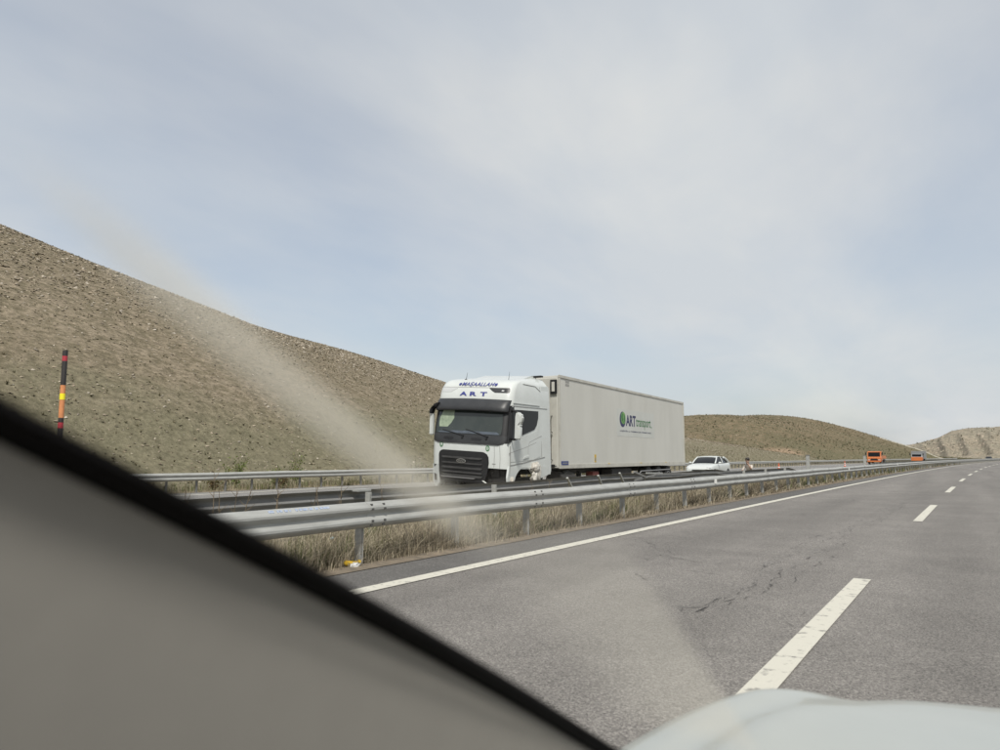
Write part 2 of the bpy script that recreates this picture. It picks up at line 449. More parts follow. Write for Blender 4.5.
ver = strip('soil_verge', -6.34, -6.0, .012, M['soil'], n=520, ncross=4, lumps=.008); tag(ver, kind='structure')
apr = strip('roadside_ground', -31.5, -25.6, -.13, M['ground'], n=300, ncross=5, lumps=.02); tag(apr, kind='structure')
rv = strip('right_verge', 6.2, 40, -.03, M['ground'], n=160, ncross=4, lumps=.03); tag(rv, kind='structure')

# cracks worn into the lanes
def crack(pts, w, jit, seed, parent=road):
    rr = np.random.RandomState(seed)
    P = [np.array(p, float) for p in pts]; line = []
    for a, b in zip(P[:-1], P[1:]):
        n = max(2, int(np.linalg.norm(b - a) / .09))
        for i in range(n): line.append(a + (b - a) * i / n)
    line.append(P[-1]); line = np.array(line)
    d = np.cumsum(rr.randn(len(line)) * jit); d -= np.linspace(d[0], d[-1], len(d))
    V, Fq = [], []
    for i in range(len(line)):
        t = line[min(i + 1, len(line) - 1)] - line[max(i - 1, 0)]; t /= np.linalg.norm(t) + 1e-9
        nn = np.array([-t[1], t[0]]); c = line[i] + nn * (d[i] + rr.randn() * jit * .5)
        ww = w * .62 * (.05 + .95 * rr.rand() ** 2) * (1 if math.sin(i * .33 + seed * 1.7) + 1.1 * rr.randn() > -.1 else .03)
        for sgn in (-1, 1):
            q = c + nn * ww * sgn; V.append((q[0], q[1], .0062))
    Fq = [(2 * i, 2 * i + 1, 2 * i + 3, 2 * i + 2) for i in range(len(line) - 1)]
    pyd('crack', V, Fq, M['tar'], parent)
main = [(-1.75, 24), (-1.71, 21.8), (-1.94, 15.4), (-2.01, 11.7), (-1.95, 9.2), (-1.9, 7.4), (-2.1, 6.2)]
for k in range(5): crack([(x + .07 * math.sin(2.3 * k + y), y) for x, y in main], .012, .03, 1 + k * 13)
cross = [(-4.75, 11.5), (-4.46, 11.05), (-3.6, 10.7), (-3.05, 10.24), (-2.5, 10.3)]
for k in range(3): crack([(x, y + .06 * k) for x, y in cross], .011, .028, 3 + k * 17)
cross = [(-4.3, 11.0), (-4.07, 10.68), (-3.7, 10.0), (-3.48, 9.6), (-2.9, 9.3), (-2.17, 9.0)]
for k in range(3): crack([(x, y - .05 * k) for x, y in cross], .011, .028, 4 + k * 19)
crack([(-3.48, 9.6), (-3.2, 8.9), (-3.3, 8.2), (-3.0, 7.6)], .010, .03, 90)
crack([(-3.9, 9.3), (-3.0, 8.6), (-2.3, 8.3)], .010, .03, 5)
crack([(-1.0, 11.0), (-.75, 11.3), (-.45, 11.5), (.1, 11.4)], .012, .03, 6)
crack([(-1.0, 11.1), (-.7, 11.2), (-.4, 11.6), (.2, 11.5)], .010, .03, 66)
crack([(-3.9, 6.75), (-3.4, 6.6), (-2.9, 6.3), (-2.5, 6.4), (-2.05, 6.5)], .010, .02, 7)
crack([(-2.45, 6.4), (-2.2, 6.75), (-2.05, 7.0)], .010, .02, 77)
crack([(-2.6, 5.2), (-2.2, 4.9), (-1.95, 5.05), (-1.5, 4.85)], .008, .02, 8)
crack([(-4.6, 17), (-4.1, 16.1), (-3.2, 15.8)], .010, .03, 9)
crack([(.3, 20), (.25, 15), (.5, 12), (.35, 9), (.55, 6), (.5, 4)], .007, .03, 10)
crack([(-3.3, 30), (-3.1, 24), (-3.35, 20), (-3.2, 16)], .010, .03, 12)
for i in range(80):
    a = np.array([rng.uniform(-4.8, 2.2), rng.uniform(4.2, 34)]); b = a + np.array([rng.uniform(.2, 1.1), rng.uniform(-.9, .9)])
    crack([a, (a + b) / 2 + rng.randn(2) * .08, b], rng.uniform(.002, .005), .02, 30 + i)
# ------------------------------------------------------------------ hills
def sm(a, b, x):
    t = np.clip((x - a) / (b - a), 0, 1); return t * t * (3 - 2 * t)
def wav(x, y, seed):
    r = 0; q = np.random.RandomState(seed)
    for i in range(10):
        a = q.uniform(0, 6.28); k = q.uniform(.03, .3)
        r = r + np.sin(k * (x * np.cos(a) + y * np.sin(a)) + q.uniform(0, 6.28)) * (.04 / k)
    return r
def prof(p, e):
    q = np.clip(p, 0, 1)
    return np.where(p <= 1, 1 - (1 - q) ** e, 1 - (p - 1) ** 2 * .35)
K1 = np.arange(-60, 361, 12.)
C1 = np.array([36.0, 35.53, 35.09, 34.73, 34.6, 34.9, 35.6, 36.2, 34.6, 31.2, 28.2, 26.2, 24.4, 21.2, 17.4, 15.3, 14.7, 14.2, 13.6, 12.9, 12.1, 11.0, 9.7, 8.2, 6.6, 5.0, 3.4, 1.9, .8, -.2, -.91, -1.47, -1.78, -1.92, -1.98, -2.0])
K2 = np.arange(130, 721, 18.)
C2 = np.array([4.8, 5.3, 5.7, 7.0, 10.3, 13.4, 14.4, 14.7, 15.9, 16.7, 16.9, 15.7, 10.9, 4.8, 1.9, 1.6, 1.6, 1.6, 1.5, 1.4, 1.3, 1.1, 1.0, .9, .8, .7, .4, -.3, -.5, 0, 0, 0, 0])
K3 = np.arange(-60, 141, 8.)
C3 = np.array([8.0, 8.6, 9.2, 9.9, 11.43, 14.26, 18.52, 19.68, 20.06, 20.27, 21.27, 22.3, 22.06, 20.9, 20.9, 22.91, 23.2, 23.4, 23.6, 23.8, 24.0, 24.2, 24.4, 24.6, 24.8, 25.0])
def h1(s, d): return np.interp(s, K1, C1) * prof(d / 85, 1.25) * sm(-2, 9, d) + wav(s, d, 1) * .24 * sm(0, 25, d)
def h2(s, d): return np.interp(s, K2, C2) * prof(d / 48, 1.4) * sm(-2, 8, d) + wav(s, d, 2) * .2 * sm(0, 20, d)
def h3(u, v):
    g = np.abs(np.sin(u * .21 + 1.3 * np.sin(u * .07 + v * .02))) ** 1.5 * 3.2 + np.abs(np.sin(u * .6 + v * .05)) * 1.3 + np.abs(np.sin(u * 1.3 - v * .11)) * .7
    return np.interp(u, K3, C3) * prof(v / 110, 1.3) * sm(-2, 8, v) + wav(u * 1.3, v, 3) * .5 * sm(0, 20, v) - g * sm(4, 25, v) * (1 - sm(60, 105, v))
def field(name, fn, pos, a, b, m):
    A, B = np.meshgrid(a, b, indexing='ij')
    Z = fn(A, B)
    V = pos(A, B, Z)
    na, nb = len(a), len(b)
    i, j = np.meshgrid(np.arange(na - 1), np.arange(nb - 1), indexing='ij')
    q = (i * nb + j).ravel()
    F = np.stack([q, q + 1, q + nb + 1, q + nb], 1)
    o = np_mesh(name, V.reshape(-1, 3), F, m, smooth=True)
    return tag(o, kind='structure')
p1 = lambda s, d, z: np.stack([-28.5 - d + KAPPA * s * s / 2, s, z - .14], -1)
p2 = lambda s, d, z: np.stack([-29. - d + KAPPA * s * s / 2, s, z - .16], -1)
p3 = lambda u, v, z: np.stack([u, v + 470, z - .2], -1)
M['hill'] = hill_mat('stony_hill', (.205, .170, .120), (.235, .195, .142), (.140, .120, .078), low=(8.2, 10.4, (.158, .147, .096)))
M['hill2'] = hill_mat('stony_hill_farther', (.135, .114, .070), (.195, .150, .098), (.098, .090, .052), low=(5.0, 11.5, (.118, .110, .064)), bscale=.6, patch=((-36, 165, 2.5), (0, 0, R(4)), (7, 26, 3.2), (.30, .215, .145)))
M['hill3'] = hill_mat('rocky_cutting', (.27, .245, .19), (.31, .26, .20), (.17, .155, .118), bscale=.35)
field('hill', h1, p1, np.linspace(-60, 330, 330), np.concatenate([np.linspace(0, 30, 50), np.linspace(30, 130, 90)[1:]]), M['hill'])
field('hill', h2, p2, np.linspace(130, 720, 300), np.concatenate([np.linspace(0, 20, 30), np.linspace(20, 75, 50)[1:]]), M['hill2'])
field('hill', h3, p3, np.linspace(-60, 140, 260), np.linspace(0, 160, 150), M['hill3'])

_h = np.linspace(0, 2 * np.pi, 7)[:-1]
OCT_V = np.concatenate([np.stack([np.cos(_h), np.sin(_h), 0 * _h - .15], 1), [(.1, .15, .8)]])
OCT_F = np.array([(k, (k + 1) % 6, 6) for k in range(6)])
def stones(name, n, fn, pos, ra, rb, size, cols, seed, bias=1.0):
    q = np.random.RandomState(seed)
    a = ra[0] + (ra[1] - ra[0]) * q.rand(n) ** bias; b = rb[0] + (rb[1] - rb[0]) * q.rand(n) ** 1.15
    P = pos(a, b, fn(a, b))
    sz = (size[0] + (size[1] - size[0]) * q.rand(n) ** 2.2) * np.clip(b / 32, .5, .9)
    V = OCT_V[None] * (.65 + .7 * q.rand(n, 7, 1)) * (sz[:, None] * np.stack([1 + .6 * q.rand(n), .8 + .5 * q.rand(n), .45 + .45 * q.rand(n)], 1))[:, None, :]
    th = q.rand(n) * 6.28; c, s = np.cos(th)[:, None], np.sin(th)[:, None]
    V = np.stack([V[..., 0] * c - V[..., 1] * s, V[..., 0] * s + V[..., 1] * c, V[..., 2]], -1) + P[:, None, :] + q.randn(n, 7, 3) * (sz * .22)[:, None, None]
    F = (OCT_F[None] + (np.arange(n) * 7)[:, None, None]).reshape(-1, 3)
    ci = q.randint(0, len(cols), n); C = np.array(cols)[ci] * (.75 + .5 * q.rand(n, 1))
    o = np_mesh(name, V.reshape(-1, 3), F, M['rock'], col=np.repeat(C, 7, 0))
    return tag(o, kind='stuff')
RC = [(.25, .21, .155), (.29, .255, .195), (.22, .18, .13), (.17, .14, .095), (.27, .225, .17), (.35, .31, .255), (.12, .10, .07)]
tag(stones('hillside_stones', 130000, h1, p1, (-12, 185), (1, 86), (.04, .17), RC, 3), 'loose pale stones strewn over the near brown hillside', 'stones')
tag(stones('hillside_stones', 26000, h2, p2, (150, 380), (1, 52), (.08, .26), [(.21, .175, .12), (.17, .14, .09), (.24, .20, .145), (.22, .16, .105)], 4), 'loose stones and rubble on the hill beyond the white trailer', 'stones')
tag(stones('cutting_boulders', 2500, h3, p3, (-55, 110), (2, 110), (.2, .8), [(.36, .31, .24), (.30, .27, .21), (.25, .22, .17), (.40, .33, .26)], 5), 'broken rock on the pale road cutting far ahead', 'rocks')

def tufts(name, n, fn, pos, ra, rb, h, cols, seed, nb=6):
    q = np.random.RandomState(seed)
    a = ra[0] + (ra[1] - ra[0]) * q.rand(n); b = rb[0] + (rb[1] - rb[0]) * q.rand(n) ** 1.2
    # clumped where a slow wave is high
    keep = (np.sin(a * .11 + 2 * np.sin(b * .09)) + np.sin(b * .23 + a * .05) + 1.4 * q.randn(n)) > -.4
    a, b = a[keep], b[keep]; n = len(a)
    P = pos(a, b, fn(a, b)); hh = h[0] + (h[1] - h[0]) * q.rand(n) ** 2
    ang = q.rand(n, nb) * 6.28; sp = .35 + .9 * q.rand(n, nb)
    tip = np.stack([np.cos(ang) * sp, np.sin(ang) * sp, .55 + .6 * q.rand(n, nb)], -1) * hh[:, None, None]
    base = np.stack([np.cos(ang + 1.57), np.sin(ang + 1.57), 0 * ang], -1) * (hh[:, None, None] * .22)
    V = np.stack([P[:, None] + base, P[:, None] - base, P[:, None] + tip], 2).reshape(-1, 3)
    F = np.arange(len(V)).reshape(-1, 3)
    C = np.array(cols)[q.randint(0, len(cols), n)] * (.7 + .6 * q.rand(n, 1))
    o = np_mesh(name, V, F, M['grass'], col=np.repeat(C, nb * 3, 0))
    return tag(o, kind='stuff')
TC = [(.10, .095, .05), (.13, .115, .065), (.075, .08, .04), (.18, .15, .09), (.06, .065, .035)]
tag(tufts('hillside_scrub', 60000, h1, p1, (-30, 250), (.5, 90), (.05, .17), [(.13, .115, .07), (.15, .13, .08), (.105, .098, .055), (.18, .15, .095)], 6), 'low dry scrub dotted over the near brown hillside', 'scrub')
tag(tufts('hillside_scrub', 15000, h2, p2, (140, 460), (.5, 56), (.12, .40), TC, 7), 'low scrub dotted over the hill beyond the white trailer', 'scrub')
tag(tufts('cutting_scrub', 900, h3, p3, (-55, 110), (60, 130), (.3, 1.0), TC, 8), 'dark scrub along the crest of the far road cutting', 'scrub')

# concrete drain stepping down the end of the second hill
V, Fq = [], []
for i in range(15):
    t = i / 14; s = 316 + 20 * t; d = 20 - 17.5 * t
    z = float(h2(s, d))
    for e in (-.45, .45): V.append(tuple(p2(np.array(s + e * 1.6), np.array(d + e * .6), np.array(z + .30))))
for i in range(15):
    V.append((V[2 * i][0], V[2 * i][1], V[2 * i][2] - 1.0))
Fq = [(2 * i, 2 * i + 1, 2 * i + 3, 2 * i + 2) for i in range(14)] + [(2 * i, 2 * i + 2, 30 + i + 1, 30 + i) for i in range(14)]
tag(pyd('drain_channel', V, Fq, M['concrete']), 'pale concrete drain running down the end of the farther hill', 'drain')
# ------------------------------------------------------------------ guard rails
WP = [(.004, 0), (.03, .012), (.070, .045), (.083, .066), (.083, .092), (.072, .112), (.040, .142), (.034, .156),
      (.040, .170), (.072, .200), (.083, .220), (.083, .246), (.070, .267), (.03, .300), (.004, .312)]
def beam_mesh(pts, face, lap=.004, z_of=None):
    """pts: list of (s, lat, ztop, tilt) stations; face=+1 bulges to +X"""
    rings = []
    n = len(pts)
    for i, (s, la, zt, tl) in enumerate(pts):
        k = lap * (1 - i / (n - 1))
        c, sn = math.cos(tl), math.sin(tl)
        ring = []
        for o, z in WP: ring.append((o + k, z - .312))
        for o, z in WP[::-1]: ring.append((o + k - .006, z - .312))
        rings.append([Vector(W(s, la + face * (o * c - z * sn), zt + (o * sn + z * c))) for o, z in ring])
    return MB().loft(rings, True)

def post_mesh(h, wd=.10, dp=.048, t=.006):
    poly = [(-wd / 2, -dp / 2), (wd / 2, -dp / 2), (wd / 2, -dp / 2 + .018), (wd / 2 - t, -dp / 2 + .018), (wd / 2 - t, -dp / 2 + t), (-wd / 2 + t, -dp / 2 + t),
            (-wd / 2 + t, dp / 2 - t), (wd / 2 - t, dp / 2 - t), (wd / 2 - t, dp / 2 - .018), (wd / 2, dp / 2 - .018), (wd / 2, dp / 2), (-wd / 2, dp / 2)]
    return MB().prism(poly, lambda a, b, t_: (a, b, t_), 0, h)

def rail(name, label, s0, s1, step, lat, face, ztop, zg, mb, mp_, npost, post_s0, gap=.0, spacer=True, ntail=None, bolts=False, extra=None):
    """npost single posts, the rest (far, a few pixels) joined; beams in 4 m lengths"""
    t = thing(name, W(s0, lat, zg), label, 'guardrail', group='guard rails along the two carriageways')
    base = Vector(W(s0, lat, zg))
    T = lambda p: Vector(p) - base
    s = s0; i = 0
    while s < s1 - .01:
        L = 4.0 if i < 34 else 40.0
        e = min(s + L, s1)
        ns = max(2, int((e - s) / 4) + 2)
        jz = [random.uniform(-.012, .012) for _ in range(ns + 1)] if bolts else [random.uniform(-.02, .02) for _ in range(ns + 1)]
        e2 = e + (.32 if e < s1 else 0)
        pts = []
        for k in range(ns + 1):
            ss = s + (e2 - s) * k / ns
            z_, la_, tl = ztop, lat, 0.0
            if extra: z_, la_, tl = extra(ss, ztop, lat)
            pts.append((ss, la_, z_ + .5 * math.sin(ss * .9) * .012, tl))
        beam_mesh(pts, face).build('beam', mb, t, T=T)
        if bolts and i < 16:
            m = MB()
            for ds in (.05, .27):
                for zz in (.035, .085, .225, .277):
                    o = np.interp(zz, [w[1] for w in WP], [w[0] for w in WP])
                    p = Vector(W(s + ds, lat + face * (o + .008), ztop - .312 + zz)); m.box(p, (.018, .03, .024))
            m.box(Vector(W(s + .16, lat + face * .02, ztop - .156)), (.022, .05, .03))
            q = m.build('splice_bolts', M['bolt'], t, T=T); tag(q, kind='stuff')
        s = e; i += 1
    me = None; far = MB()
    pm = post_mesh(ztop - zg + .27)
    k = 0; s = post_s0
    while s < s1:
        z_, la_, tl = ztop, lat, 0.0
        if extra: z_, la_, tl = extra(s, ztop, lat)
        if tl > .02: s += step; continue
        pl = la_ - face * (.09 + gap)
        p = Vector(W(s, pl, zg - .3))
        lean = Matrix.Rotation(R(random.uniform(-1.5, 1.5)), 3, 'X') @ Matrix.Rotation(R(random.uniform(-1.5, 1.5)) + tl, 3, 'Y')
        if k < npost:
            if me is None:
                o = pm.build('post', mp_, t); me = o.data
            else:
                o = share('post', me, t)
            o.location = p - base; o.rotation_euler = lean.to_euler()
        else:
            far.add([Vector(v) + p for v in pm.v], pm.f)
        k += 1; s += step
    if far.v:
        q = far.build('distant_posts', mp_, t, T=T); tag(q, kind='stuff')
    return t

near_rail = rail('guard_rail', 'near galvanised guard rail beside our left lane with splice bolts', -1.14, 330, 2.0, -6.333, 1, .75, 0, M['galv'], M['galv'], 70, 6.86 - 2 * 4, bolts=True)

# reflectors fixed in the valley of the near rail
for s in (20.9, 44.9, 68.9):
    m = MB().box((0, 0, 0), (.012, .10, .13)).build('reflector_plate', M['paper'], near_rail, bevel=.003)
    m.location = Vector(W(s, -6.333 + .1, .61)) - near_rail.location
    m.rotation_euler = (0, 0, R(-28))

# blue paint scrawl left on the top of the near beam
m = MB()
for i in range(15):
    s = 5.35 + i * .06 + rng.uniform(-.02, .02)
    m.box(W(s, -6.333 + .052, .722), (.03, rng.uniform(.02, .05), .004), Matrix.Rotation(R(50), 3, 'Y'))
q = m.build('paint_scrawl', mat('blue_scrawl', (.22, .28, .42), .6, c2=(.40, .44, .5), scale=40), near_rail, T=lambda p: Vector(p) - near_rail.location); tag(q, kind='stuff')

# rail of the other carriageway, seen from its back; truck crushed it between s = 13 and 36
def crush(s, zt, la):
    a = sm(15.0, 18.0, s) * (1 - sm(29, 33, s))
    b = sm(30, 32, s) * (1 - sm(44, 47, s))
    z = zt + float(a) * (.05 + .02 * math.sin(s * .7)) - float(b) * .05
    ramp = float(sm(43.5, 48.2, s)) * .62
    return z - ramp, la + float(a) * (.10 + .08 * math.sin(s * .6)) - float(b) * .05, float(a) * .10
SP_MESH = MB().box((0, 0, 0), (.17, .34, .045)).build('spacer', M['galv'], None, bevel=.01).data
bpy.data.objects.remove([o for o in bpy.data.objects if o.data == SP_MESH][0])
mid_rail = rail('guard_rail', 'dull median guard rail seen from behind, crushed beside the white lorry', -2, 48, 4.0, -9.0, -1, .73, -.05, M['galv_old'], M['galv'], 6, 1.6, gap=.10, extra=crush)
for s in (1.6, 5.6, 9.6):
    share('spacer', SP_MESH, mid_rail, Vector(W(s, -8.955, .725)) - mid_rail.location)
# leaning posts and loose struts in the crushed length
def bar(name, a, b, w, h, m):
    pa, pb = Vector(W(a[0], a[1], a[2])), Vector(W(b[0], b[1], b[2])); d = pb - pa
    o = MB().box((0, 0, 0), (d.length, w, h)).build(name, m, mid_rail, bevel=.006)
    o.location = (pa + pb) / 2 - mid_rail.location; o.rotation_euler = d.to_track_quat('X', 'Z').to_euler()
    return o
for s0_, z0_, s1_ in ((16.19, .79, 17.15), (17.93, .81, 18.75), (19.31, .85, 20.3)):
    bar('leaning_post', (s0_, -8.42, z0_), (s1_, -8.5, 0.0), .05, .05, M['galv'])
bar('loose_strut', (20.41, -8.45, .86), (21.2, -8.42, .69), .05, .06, M['galv_old'])
bar('loose_strut', (20.46, -8.45, .61), (22.17, -8.45, .74), .05, .05, M['galv_old'])
bar('loose_strut', (22.1, -8.45, .75), (25.74, -8.45, .71), .06, .06, M['galv_old'])
bar('loose_strut', (21.6, -8.55, .80), (22.8, -8.5, .77), .05, .05, M['galv'])
bar('loose_strut', (25.6, -8.5, .70), (32.3, -8.55, .69), .05, .05, M['galv_old'])

mid2 = rail('guard_rail', 'median guard rail starting again past the gap near the orange truck', 71.5, 330, 2.0, -9.0, -1, .73, -.05, M['galv_old'], M['galv_old'], 30, 72.2, gap=.10,
            extra=lambda s, zt, la: (zt - (1 - float(sm(71, 77, s))) * .62, la, 0))
far_rail = rail('guard_rail', 'far guard rail at the foot of the brown hillside', 12, 330, 1.3333, -26.083, 1, .66, -.12, M['galv'], M['galv_old'], 110, 14.6)

for s, la, lb in ((48.3, -9.0, 'pale grey upright box post at the near end of the median gap'), (71.4, -9.0, 'pale grey upright box post at the far end of the median gap')):
    t = thing('terminal_post', W(s, la, -.12), lb, 'post', group='box posts at the median gap')
    MB().box((0, 0, .75), (.20, .16, 1.5)).build('shaft', M['galv'], t, bevel=.012)
    MB().box((0, 0, 1.51), (.24, .20, .03)).build('cap', M['galv_old'], t, bevel=.006)
    MB().box((.05, 0, .04), (.34, .32, .06)).build('base_plate', M['galv_old'], t, bevel=.006)

# snow marker pole
t = thing('marker_pole', W(4.06, -8.0, -.08), 'black, orange, yellow and red banded marker pole by the median rail', 'marker pole')
def zpole(y): return np.interp(y, [351, 440], [2.41, 1.47]) + .08
for nm, y0, y1, mm in (('black_band', 351, 356.6, 'kband'), ('red_band', 356.6, 361.6, 'redband'), ('black_band', 361.6, 385.7, 'kband'), ('orange_band', 385.7, 394, 'oband'),
                       ('yellow_band', 394, 400, 'yband'), ('orange_band', 400, 418, 'oband'), ('black_band', 418, 422.6, 'kband'), ('red_band', 422.6, 428, 'redband')):
    z0, z1 = zpole(y1), zpole(y0); e = .0015 if nm == 'yellow_band' else 0
    MB().lathe([(.026 + e, z0), (.026 + e, z1)], 14, 'z').build(nm, M[mm], t, smooth=True)
MB().lathe([(.026, 0), (.026, zpole(428))], 14, 'z').build('pole', M['kband'], t, smooth=True)
# ------------------------------------------------------------------ lettering helper
def text_mesh(body, bold=0.0, shear=0.0):
    c = bpy.data.curves.new('tmp_text', 'FONT'); c.body = body; c.size = 1.0; c.offset = bold; c.shear = shear; c.resolution_u = 3
    o = bpy.data.objects.new('tmp_text', c); COL.objects.link(o)
    bpy.context.view_layer.update()
    me = bpy.data.meshes.new_from_object(o.evaluated_get(bpy.context.evaluated_depsgraph_get()))
    V = np.array([v.co[:] for v in me.vertices]); F = [tuple(p.vertices) for p in me.polygons]
    bpy.data.objects.remove(o); bpy.data.curves.remove(c); bpy.data.meshes.remove(me)
    V = V[:, :2]; V = V - V.min(0); w = V.max(0)
    return V / w, F
def lettering(name, body, u0, u1, v0, v1, fn, m, parent, bold=0.0, shear=0.0):
    V, F = text_mesh(body, bold, shear)
    P = [fn(u0 + (u1 - u0) * a, v0 + (v1 - v0) * b) for a, b in V]
    return pyd(name, P, F, m, parent)

def wheel(parent, c, r, w, side, dual=False):
    """tyre with rim; c centre, axle along local y"""
    tyre = MB().lathe([(r * .56, -w / 2 * .92), (r * .9, -w / 2), (r * .985, -w / 2 * .86), (r, -w / 2 * .5), (r, w / 2 * .5), (r * .985, w / 2 * .86), (r * .9, w / 2), (r * .56, w / 2 * .92)], 28, 'y').build('wheel', M['rubber'], parent, smooth=True)
    tyre.location = c
    s = side
    MB().lathe([(r * .58, s * w * .30), (r * .575, s * w * .47), (r * .52, s * w * .48), (r * .47, s * w * .30), (r * .30, s * w * .34), (r * .24, s * w * .50), (r * .12, s * w * .54), (.004, s * w * .55)], 24, 'y').build('rim', M['rim'], tyre, smooth=True)
    return tyre

# ------------------------------------------------------------------ the white lorry
TRZ = -.15
truck = thing('semi_truck', (-12.0, 20.178, TRZ), 'white semi lorry with broken front corner and a long pale box trailer', 'lorry', rz=R(-87.3))
ROLL = -.062                                    # cab sags towards its broken corner
def TC_(p):
    x, y, z = p
    return (x, y - ROLL * .0 * z, z + ROLL * (y - .2) * min(1, max(0, (z - .2) / .6)))
LV = [(.62, 3.24), (1.0, 3.27), (1.5, 3.28), (1.85, 3.27), (2.12, 3.22), (2.45, 3.15), (2.78, 3.07), (3.02, 3.02), (3.2, 2.97), (3.36, 2.90), (3.5, 2.79), (3.58, 2.66)]
def xf(z): return float(np.interp(z, [a for a, b in LV], [b for a, b in LV]))
def hw(z): return float(np.interp(z, [.6, 1.2, 2.2, 2.9, 3.2, 3.4, 3.58], [1.25, 1.25, 1.245, 1.235, 1.23, 1.215, 1.19]))
CR = .20
def fx_(y, z):
    w = hw(z); e = xf(z) - .07 * (y / w) ** 2; k = abs(y) - (w - CR)
    return e - (CR - math.sqrt(max(0, CR * CR - k * k)) if k > 0 else 0)
def fp(y, z, o=0.0): return TC_((fx_(y, z) + o, y, z))
XR = .62
def ring(z, w=None, xfz=None, n=20):
    w = w or hw(z); pts = []
    ys = np.concatenate([[-1], -1 + (1 - np.cos(np.linspace(0, np.pi / 2, 7)[1:])) * CR / w, np.linspace(-1 + CR / w, 1 - CR / w, 9)[1:], 1 - (1 - np.cos(np.linspace(np.pi / 2, 0, 7)[1:])) * CR / w])
    sc = hw(min(z, 3.58)) / w
    dxx = (xfz - xf(min(z, 3.58))) if xfz is not None else 0
    for y in ys:
        pts.append((fx_(y * w * sc * .9999, min(z, 3.58)) + dxx, y * w, z))
    rear = XR
    for y in (1, .6, 0, -.6, -1): pts.append((rear, y * w, z))
    return [Vector(p) for p in pts]
zs = [1.17, 1.3, 1.5, 1.68, 1.85, 2.0, 2.12, 2.28, 2.45, 2.62, 2.78, 2.9, 3.02, 3.12, 3.2, 3.28, 3.36, 3.43, 3.5, 3.55, 3.58]
rings = [ring(z) for z in zs] + [ring(3.63, 1.165, 2.52), ring(3.68, 1.125, 2.25), ring(3.73, 1.08, 1.85), ring(3.79, 1.02, 1.35), ring(3.82, .95, 1.05)]
cab = MB().loft(rings, True).build('cab_shell', M['white'], truck, smooth=True, T=TC_)
# lower shell behind the front: only the far side and a cut-back nose
MB().box((2.0, -1.225, .93), (2.2, .05, .5)).build('side_panel', M['white'], truck, bevel=.01, T=TC_)

def side(x, z, o=0.0): return TC_((x, hw(z) + o, z))
def sideprism(name, poly, m, o0, o1, bevel=0, parent=truck):
    return MB().prism(poly, lambda a, b, t_: (a, hw(b) + t_, b), o0, o1).build(name, m, parent, T=TC_, bevel=bevel)
# near side: door skin, quarter panel and the torn wing around the missing wheel
arch = [(2.86 - 1.28 * .5 + .64 * 1.02 * math.cos(a), .66 + .55 * math.sin(a)) for a in np.linspace(R(8), R(172), 14)]
sideprism('lower_wing', [(3.12, 1.24), (3.20, .95), (3.17, .62), (3.08, .56), (2.98, .60), (2.93, .70)] + arch + [(1.50, .86), (1.02, .92), (.66, 1.0), (.66, 1.24)], M['white'], -.05, .006)
seamY = .0085
door = sideprism('door', [(3.06, 1.36), (3.05, 1.80), (2.98, 1.93), (1.45, 2.26), (1.33, 2.80), (1.22, 2.80), (1.20, 1.62), (1.24, 1.52), (1.7, 1.42)], M['white'], .0005, seamY, bevel=.003)
def seam(pts, w=.012, o=.010, nm='panel_gap'):
    m = MB()
    for a, b in zip(pts[:-1], pts[1:]):
        d = np.array(b) - np.array(a); L = np.hypot(*d); n_ = np.array([-d[1], d[0]]) / L * w / 2
        q = [np.array(a) + n_, np.array(a) - n_, np.array(b) - n_, np.array(b) + n_]
        m.prism([tuple(k) for k in q], lambda x, z, t_: (x, hw(z) + t_, z), .0, o)
    return m.build(nm, M['ink'], truck, T=TC_)
seam([(3.05, 1.80), (3.06, 1.34), (3.10, 1.0)], .016)
seam([(3.08, 1.27), (2.4, 1.33), (1.22, 1.47), (.95, 1.50)], .020)
seam([(3.12, 1.60), (2.2, 1.76), (1.5, 1.92)], .010)
seam([(2.02, 1.48), (2.0, 1.80), (1.92, 1.92), (1.15, 2.12)], .010)
seam([(1.15, 1.5), (1.15, 3.55)], .013)
seam([(2.95, 2.90), (2.0, 2.91), (.75, 2.93)], .013)
seam([(2.2, 3.62 - .06), (1.45, 3.55), (1.15, 3.42)], .016)
# stepped body crease on the sleeper side
sideprism('side_crease', [(2.85, 2.97), (2.85, 3.00), (1.25, 3.02), (1.25, 2.98)], M['white'], -.002, .02, bevel=.008)
hd = sideprism('door_handle', [(2.34, 1.44), (2.32, 1.50), (2.0, 1.57), (1.98, 1.49)], M['white'], .008, .03, bevel=.008, parent=truck)
